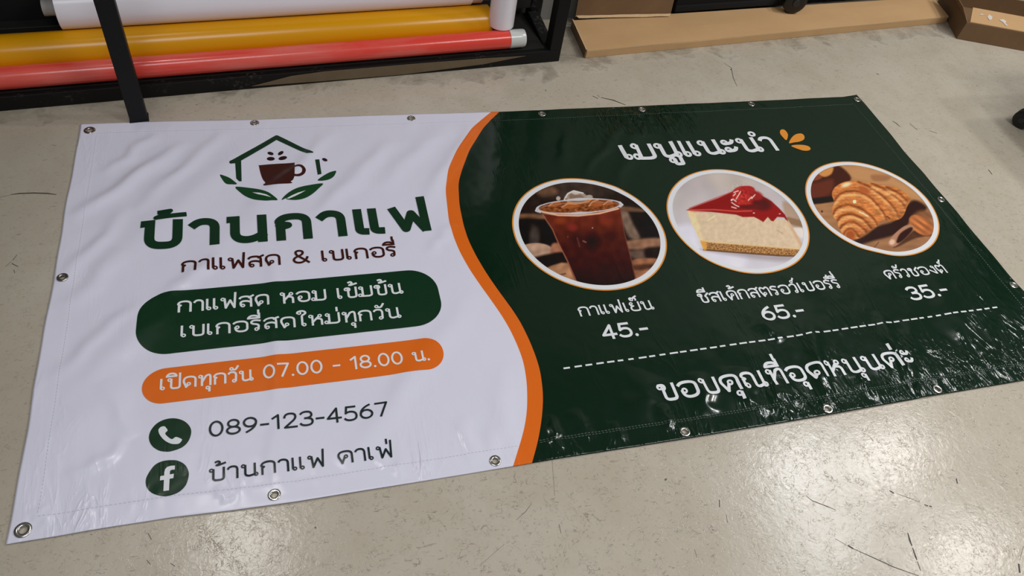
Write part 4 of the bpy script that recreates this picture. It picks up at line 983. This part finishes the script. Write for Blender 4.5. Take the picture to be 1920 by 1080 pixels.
def cake(p):
    t = np.clip(p.y/1000, 0, 1)[:, None]; p.c = np.array((164, 153, 150))*(1-t)+np.array((196, 192, 200))*t
    p.sp([(480, 80), (760, 90), (900, 200), (640, 260), (500, 200)], (176, 164, 156), 90); p.sp([(130, 640), (330, 560), (420, 780), (800, 850), (700, 1000), (400, 930)], (202, 198, 210), 60); p.sp([(110, 300), (300, 260), (300, 400), (120, 420)], (176, 168, 166), 80)
    p.sp([(1140, 350), (1300, 440), (1340, 600), (1200, 560)], (158, 134, 116), 30); p.line([(1190, 520), (1340, 560)], 36, (122, 92, 66), .8); p.sp([(1230, 590), (1345, 600), (1345, 680), (1270, 660)], (206, 196, 188), 20)
    p.noise(160, .05)
    p.sp([(430, 780), (1260, 840), (1230, 885), (980, 880), (600, 820)], (138, 126, 130), 40, .6)
    body = [(275, 430), (740, 470), (1190, 520), (1250, 620), (1322, 745), (1300, 800), (430, 730), (398, 700), (360, 620), (320, 540)]
    p.poly(body, (198, 175, 146), 7); p.sp([(285, 440), (350, 455), (420, 700), (398, 700), (330, 570)], (222, 196, 146), 20, .7)
    m = inpoly(p.x, p.y, body, 7); p.noise(40, .05, m); p.noise(14, .04, m, 1.5, 1); p.line([(465, 520), (530, 480)], 6, (226, 200, 150)); p.line([(1090, 610), (1140, 640)], 5, (170, 130, 100), .6); p.sp([(1180, 520), (1215, 600), (1300, 760), (1322, 745), (1250, 620)], (190, 150, 118), 14, .7)
    cr_ = [(400, 705), (540, 728), (860, 745), (1310, 785), (1290, 842), (1100, 835), (700, 805), (430, 785)]
    p.poly(cr_, (148, 106, 64), 8); m = inpoly(p.x, p.y, cr_, 6); p.c = p.c*(1+0.5*m*pnoise(p.x/14, p.y/11)+0.3*m*pnoise(p.x/6, p.y/6+9))[:, None]
    p.line([(430, 786), (700, 808), (1100, 838), (1270, 844)], 9, (84, 54, 28), .8); p.sp([(398, 705), (450, 715), (450, 785), (428, 785)], (214, 156, 70), 12, .8); p.line([(410, 705), (860, 748), (1300, 782)], 7, (214, 176, 120), .7)
    p.poly([(270, 430), (420, 372), (560, 320), (690, 262), (720, 232), (770, 214), (815, 214), (870, 245), (920, 280), (1040, 350), (1110, 415), (1160, 470), (1190, 535), (1150, 495), (1090, 490), (1055, 530), (1035, 525), (1005, 490), (965, 537), (930, 515), (880, 490), (780, 492), (720, 470), (500, 446)], (134, 24, 24), 7)
    p.sp([(300, 425), (600, 320), (690, 290), (690, 400), (500, 430)], (120, 22, 22), 40, .6); p.line([(300, 428), (520, 425), (720, 440), (860, 436)], 8, (196, 76, 66), .8); p.line([(300, 412), (540, 318), (690, 262)], 6, (176, 60, 50), .6)
    p.ell(775, 300, 92, 84, (166, 44, 40)); p.ell(850, 350, 66, 46, (162, 42, 36), -.4); p.ell(820, 250, 70, 40, (154, 38, 36)); p.ell(950, 375, 86, 56, (78, 12, 16), .2, .4); p.ell(900, 300, 60, 40, (140, 34, 34), .3, .4); p.ell(850, 400, 110, 20, (90, 14, 16), 0, .5)
    m = np.exp(-(((p.x-770)/90)**2+((p.y-300)/80)**2)); p.c = p.c*(1+0.35*m*pnoise(p.x/20, p.y/20))[:, None]
    for q in ([(700, 270), (740, 255)], [(695, 300), (715, 280)], [(720, 330), (745, 290), (760, 262)], [(680, 360), (715, 385), (745, 398)], [(680, 400), (720, 412)], [(690, 330), (720, 350)], [(830, 340), (860, 310)], [(860, 325), (890, 290)]): p.line(q, 6, (232, 190, 180), .9)
    p.ell(680, 338, 8, 8, (250, 240, 235)); p.ell(880, 455, 10, 5, (230, 160, 150)); p.ell(1112, 462, 8, 5, (230, 160, 150))
def croissant(p):
    t = np.clip(p.y/1000, 0, 1)[:, None]; p.c = np.array((168, 122, 80))*(1-t)+np.array((136, 96, 68))*t
    p.noise(90, .12, 1, .5, 1.6)
    p.sp([(560, 100), (900, 160), (1200, 330), (1300, 420), (1180, 400), (900, 260), (600, 230)], (172, 126, 84), 60); p.sp([(780, 180), (960, 190), (930, 240), (800, 240)], (138, 92, 62), 30, .8)
    p.sp([(110, 260), (200, 180), (380, 100), (470, 100), (570, 210), (500, 290), (400, 340), (390, 430), (130, 470)], (62, 32, 24), 24); p.sp([(240, 170), (330, 115), (390, 105), (370, 170), (300, 200)], (188, 128, 72), 20); p.sp([(150, 230), (230, 175), (275, 210), (200, 240)], (124, 62, 42), 16); p.sp([(125, 290), (260, 250), (390, 230), (350, 380), (140, 410)], (92, 44, 32), 40)
    p.sp([(130, 430), (390, 400), (400, 450), (150, 470)], (30, 18, 14), 20)
    p.sp([(540, 870), (700, 800), (840, 700), (1010, 640), (1150, 470), (1230, 440), (1330, 500), (1300, 560), (1180, 600), (1140, 690), (1000, 790), (820, 840), (640, 890)], (44, 26, 19), 30); p.sp([(1180, 760), (1300, 720), (1400, 790), (1330, 800), (1200, 830), (1060, 900), (1000, 905)], (58, 34, 24), 20, .8)
    body = smooth([(375, 380), (395, 320), (440, 280), (520, 247), (640, 240), (710, 262), (770, 258), (860, 278), (930, 292), (1010, 300), (1090, 345), (1170, 415), (1135, 500), (1100, 590), (1050, 630), (960, 650), (900, 640), (820, 705), (740, 760), (660, 815), (590, 832), (510, 800), (455, 730), (425, 650), (385, 590), (378, 510), (400, 460)], 4)
    p.poly(body, (186, 112, 60), 7); m = inpoly(p.x, p.y, body, 7)
    lf = 1-sstep(640, 900, p.x+0.35*(p.y-500))
    bands = [[(395, 450), (470, 365), (620, 345), (760, 405), (890, 550), (930, 640)], [(385, 585), (430, 515), (540, 485), (680, 525), (800, 625), (840, 700)], [(420, 665), (470, 598), (570, 575), (690, 625), (780, 725)],
             [(450, 735), (500, 675), (590, 655), (700, 725), (730, 765)], [(490, 785), (530, 735), (590, 735), (650, 805)], [(640, 252), (760, 302), (900, 402), (1010, 520), (1060, 620)], [(780, 268), (920, 332), (1060, 432), (1120, 510)], [(930, 302), (1060, 370), (1140, 450)]]
    for q in bands:
        q = smooth(q, 5, False); dm = np.full(len(p.x), 1e9)
        for a_, b_ in zip(q[:-1], q[1:]): dm = np.minimum(dm, seg(p.x, p.y, a_, b_)[2])
        du = np.full(len(p.x), 1e9)
        for a_, b_ in zip(q[:-1], q[1:]): du = np.minimum(du, seg(p.x, p.y, (a_[0]+8, a_[1]+36), (b_[0]+8, b_[1]+36))[2])
        p.put(m*np.exp(-(du/20)**2), (232, 176, 116), .55); p.put(m*np.exp(-(dm/13)**2), (116, 56, 26), .8)
    p.put(m*sstep(1000, 1250, p.x+(p.y-400)*0.9)*(1-lf), (150, 92, 52), .6); p.put(m*sstep(600, 820, p.y)*0.6*np.clip((p.x-520)/200, 0, 1), (128, 66, 36))
    p.noise(40, .22, m, .4, 1.6); p.noise(14, .12, m, .5, 1.4)
    p.ell(560, 790, 46, 50, (150, 74, 36), .2, .4); p.ell(605, 450, 18, 18, (248, 214, 170)); p.line([(650, 552), (700, 575), (740, 600)], 6, (246, 220, 190), .8); p.ell(520, 280, 50, 20, (240, 200, 150), -.3, .6); p.ell(700, 330, 70, 30, (160, 84, 44), .5, .5)
    p.ell(1300, 600, 90, 60, (120, 78, 52), 0, .5); p.ell(1280, 690, 138, 82, (168, 100, 58), .62, .1); m2 = np.exp(-(((p.x-1280)/120)**2+((p.y-690)/90)**2)); w_ = (p.x-1280)*(-0.58)+(p.y-690)*0.81
    p.c = p.c*(1+0.22*m2*np.sin(w_/9))[:, None]; p.put(m2*sstep(0, 90, p.x-1290+(p.y-690)*.6), (110, 58, 36), .5)
    p.sp([(945, 870), (980, 810), (1050, 740), (1130, 690), (1200, 700), (1180, 760), (1090, 850), (1010, 905), (960, 895)], (160, 116, 92), 10); p.sp([(1030, 850), (1070, 770), (1170, 710), (1190, 740), (1110, 830), (1050, 870)], (46, 26, 20), 16); p.ell(985, 860, 30, 26, (206, 168, 142), -.7, .4)
    p.line([(850, 860), (800, 920), (780, 950)], 6, (84, 54, 38), .7); p.ell(275, 550, 12, 12, (84, 54, 38)); p.line([(960, 620), (930, 600)], 8, (100, 50, 28))
PK = 1.35
def picture(ext, painter, zx, zy, zk, name, label):
    """ext: traced outline points (px) of the outer orange ring"""
    E_ = np.array([at(*p)[:2] for p in ext]); Amat = np.column_stack([E_[:, 0]**2, E_[:, 0]*E_[:, 1], E_[:, 1]**2, E_[:, 0], E_[:, 1]])
    mu = E_.mean(0); D = E_-mu; Amat = np.column_stack([D[:, 0]**2, D[:, 0]*D[:, 1], D[:, 1]**2, D[:, 0], D[:, 1]])
    a, b2, c, d, e = np.linalg.lstsq(Amat, np.ones(len(D)), rcond=None)[0]
    Mq = np.array([[a, b2/2], [b2/2, c]]); ctr = -0.5*np.linalg.solve(Mq, np.array([d, e])); kk = 1+ctr@Mq@ctr
    wv_, Ve = np.linalg.eigh(Mq/kk); Tm = Ve @ np.diag(1/np.sqrt(wv_)) @ Ve.T; ctr = ctr+mu
    N = 230; gsp = np.linspace(-1, 1, N+1); gx_, gy_ = np.meshgrid(gsp, gsp)
    ux = gx_*np.sqrt(1-gy_**2/2); uy = gy_*np.sqrt(1-gx_**2/2)
    rin = 0.925; pts = np.column_stack([ux.ravel(), uy.ravel()])*rin @ Tm.T + ctr
    fc = [(j*(N+1)+i, j*(N+1)+i+1, (j+1)*(N+1)+i+1, (j+1)*(N+1)+i) for j in range(N) for i in range(N)]
    o = ban_mesh(name, pts, fc, [V_photo], BAN, L1+0.0001); o['label'] = label
    pp = topx(np.column_stack([pts, hgt(pts[:, 0], pts[:, 1])]))
    p = Paint(pp[:, 0], pp[:, 1], zx, zy, zk, (38, 29, 26)); painter(p)
    cc_ = np.clip(p.c, 0, 255)/255; cl = np.where(cc_ <= .04045, cc_/12.92, ((cc_+.055)/1.055)**2.4); cl = np.clip(cl*PK-0.012, 0.0015, .85)
    at2 = o.data.attributes.new('print_colour', 'FLOAT_COLOR', 'POINT'); at2.data.foreach_set('color', np.column_stack([cl, np.ones(len(cl))]).astype(np.float32).ravel())
    for r0, r1, mt, nm, ly in ((0.915, 0.982, V_text, 'white_rim', L2), (0.975, 1.0, V_petal, 'amber_rim', L2-0.0001)):
        n = 160; V = []; F = []
        for i in range(n):
            t = 2*math.pi*i/n; u_ = np.array([math.cos(t), math.sin(t)])
            for q in (r0, (r0+r1)/2, r1): V.append(u_*q @ Tm.T + ctr)
        for i in range(n):
            j = (i+1) % n
            for q in (0, 1): F.append((i*3+q, i*3+q+1, j*3+q+1, j*3+q))
        ban_mesh(nm, np.array(V), F, [mt], o, ly)
def zz_(x0, y0, k_, pts): return [(x0+a/k_, y0+b_/k_) for a, b_ in pts]
picture(zz_(940, 320, 4.5, [(78, 470), (130, 300), (250, 170), (420, 95), (600, 76), (740, 80), (900, 120), (1080, 205), (1230, 320), (1330, 440), (1385, 590), (1380, 740), (1290, 880), (1130, 980), (900, 1022), (700, 1005), (480, 930), (270, 790), (140, 640)]), coffee, 940, 320, 4.5, 'picture_print', 'round picture of an iced coffee in a clear cup')
picture(zz_(1230, 305, 4.8, [(80, 400), (130, 260), (260, 140), (420, 85), (600, 72), (800, 100), (1000, 190), (1180, 320), (1310, 460), (1372, 600), (1375, 700), (1330, 830), (1220, 940), (1050, 1000), (870, 1012), (680, 985), (450, 880), (250, 730), (130, 570)]), cake, 1230, 305, 4.8, 'picture_print', 'round picture of a cheesecake slice with red glaze')
picture(zz_(1490, 295, 5.4, [(88, 330), (130, 210), (260, 105), (430, 60), (620, 58), (800, 95), (1000, 180), (1200, 310), (1360, 460), (1440, 600), (1455, 740), (1400, 870), (1270, 970), (1080, 1016), (880, 1005), (680, 940), (430, 800), (220, 620), (120, 460)]), croissant, 1490, 295, 5.4, 'picture_print', 'round picture of a golden croissant with almonds')
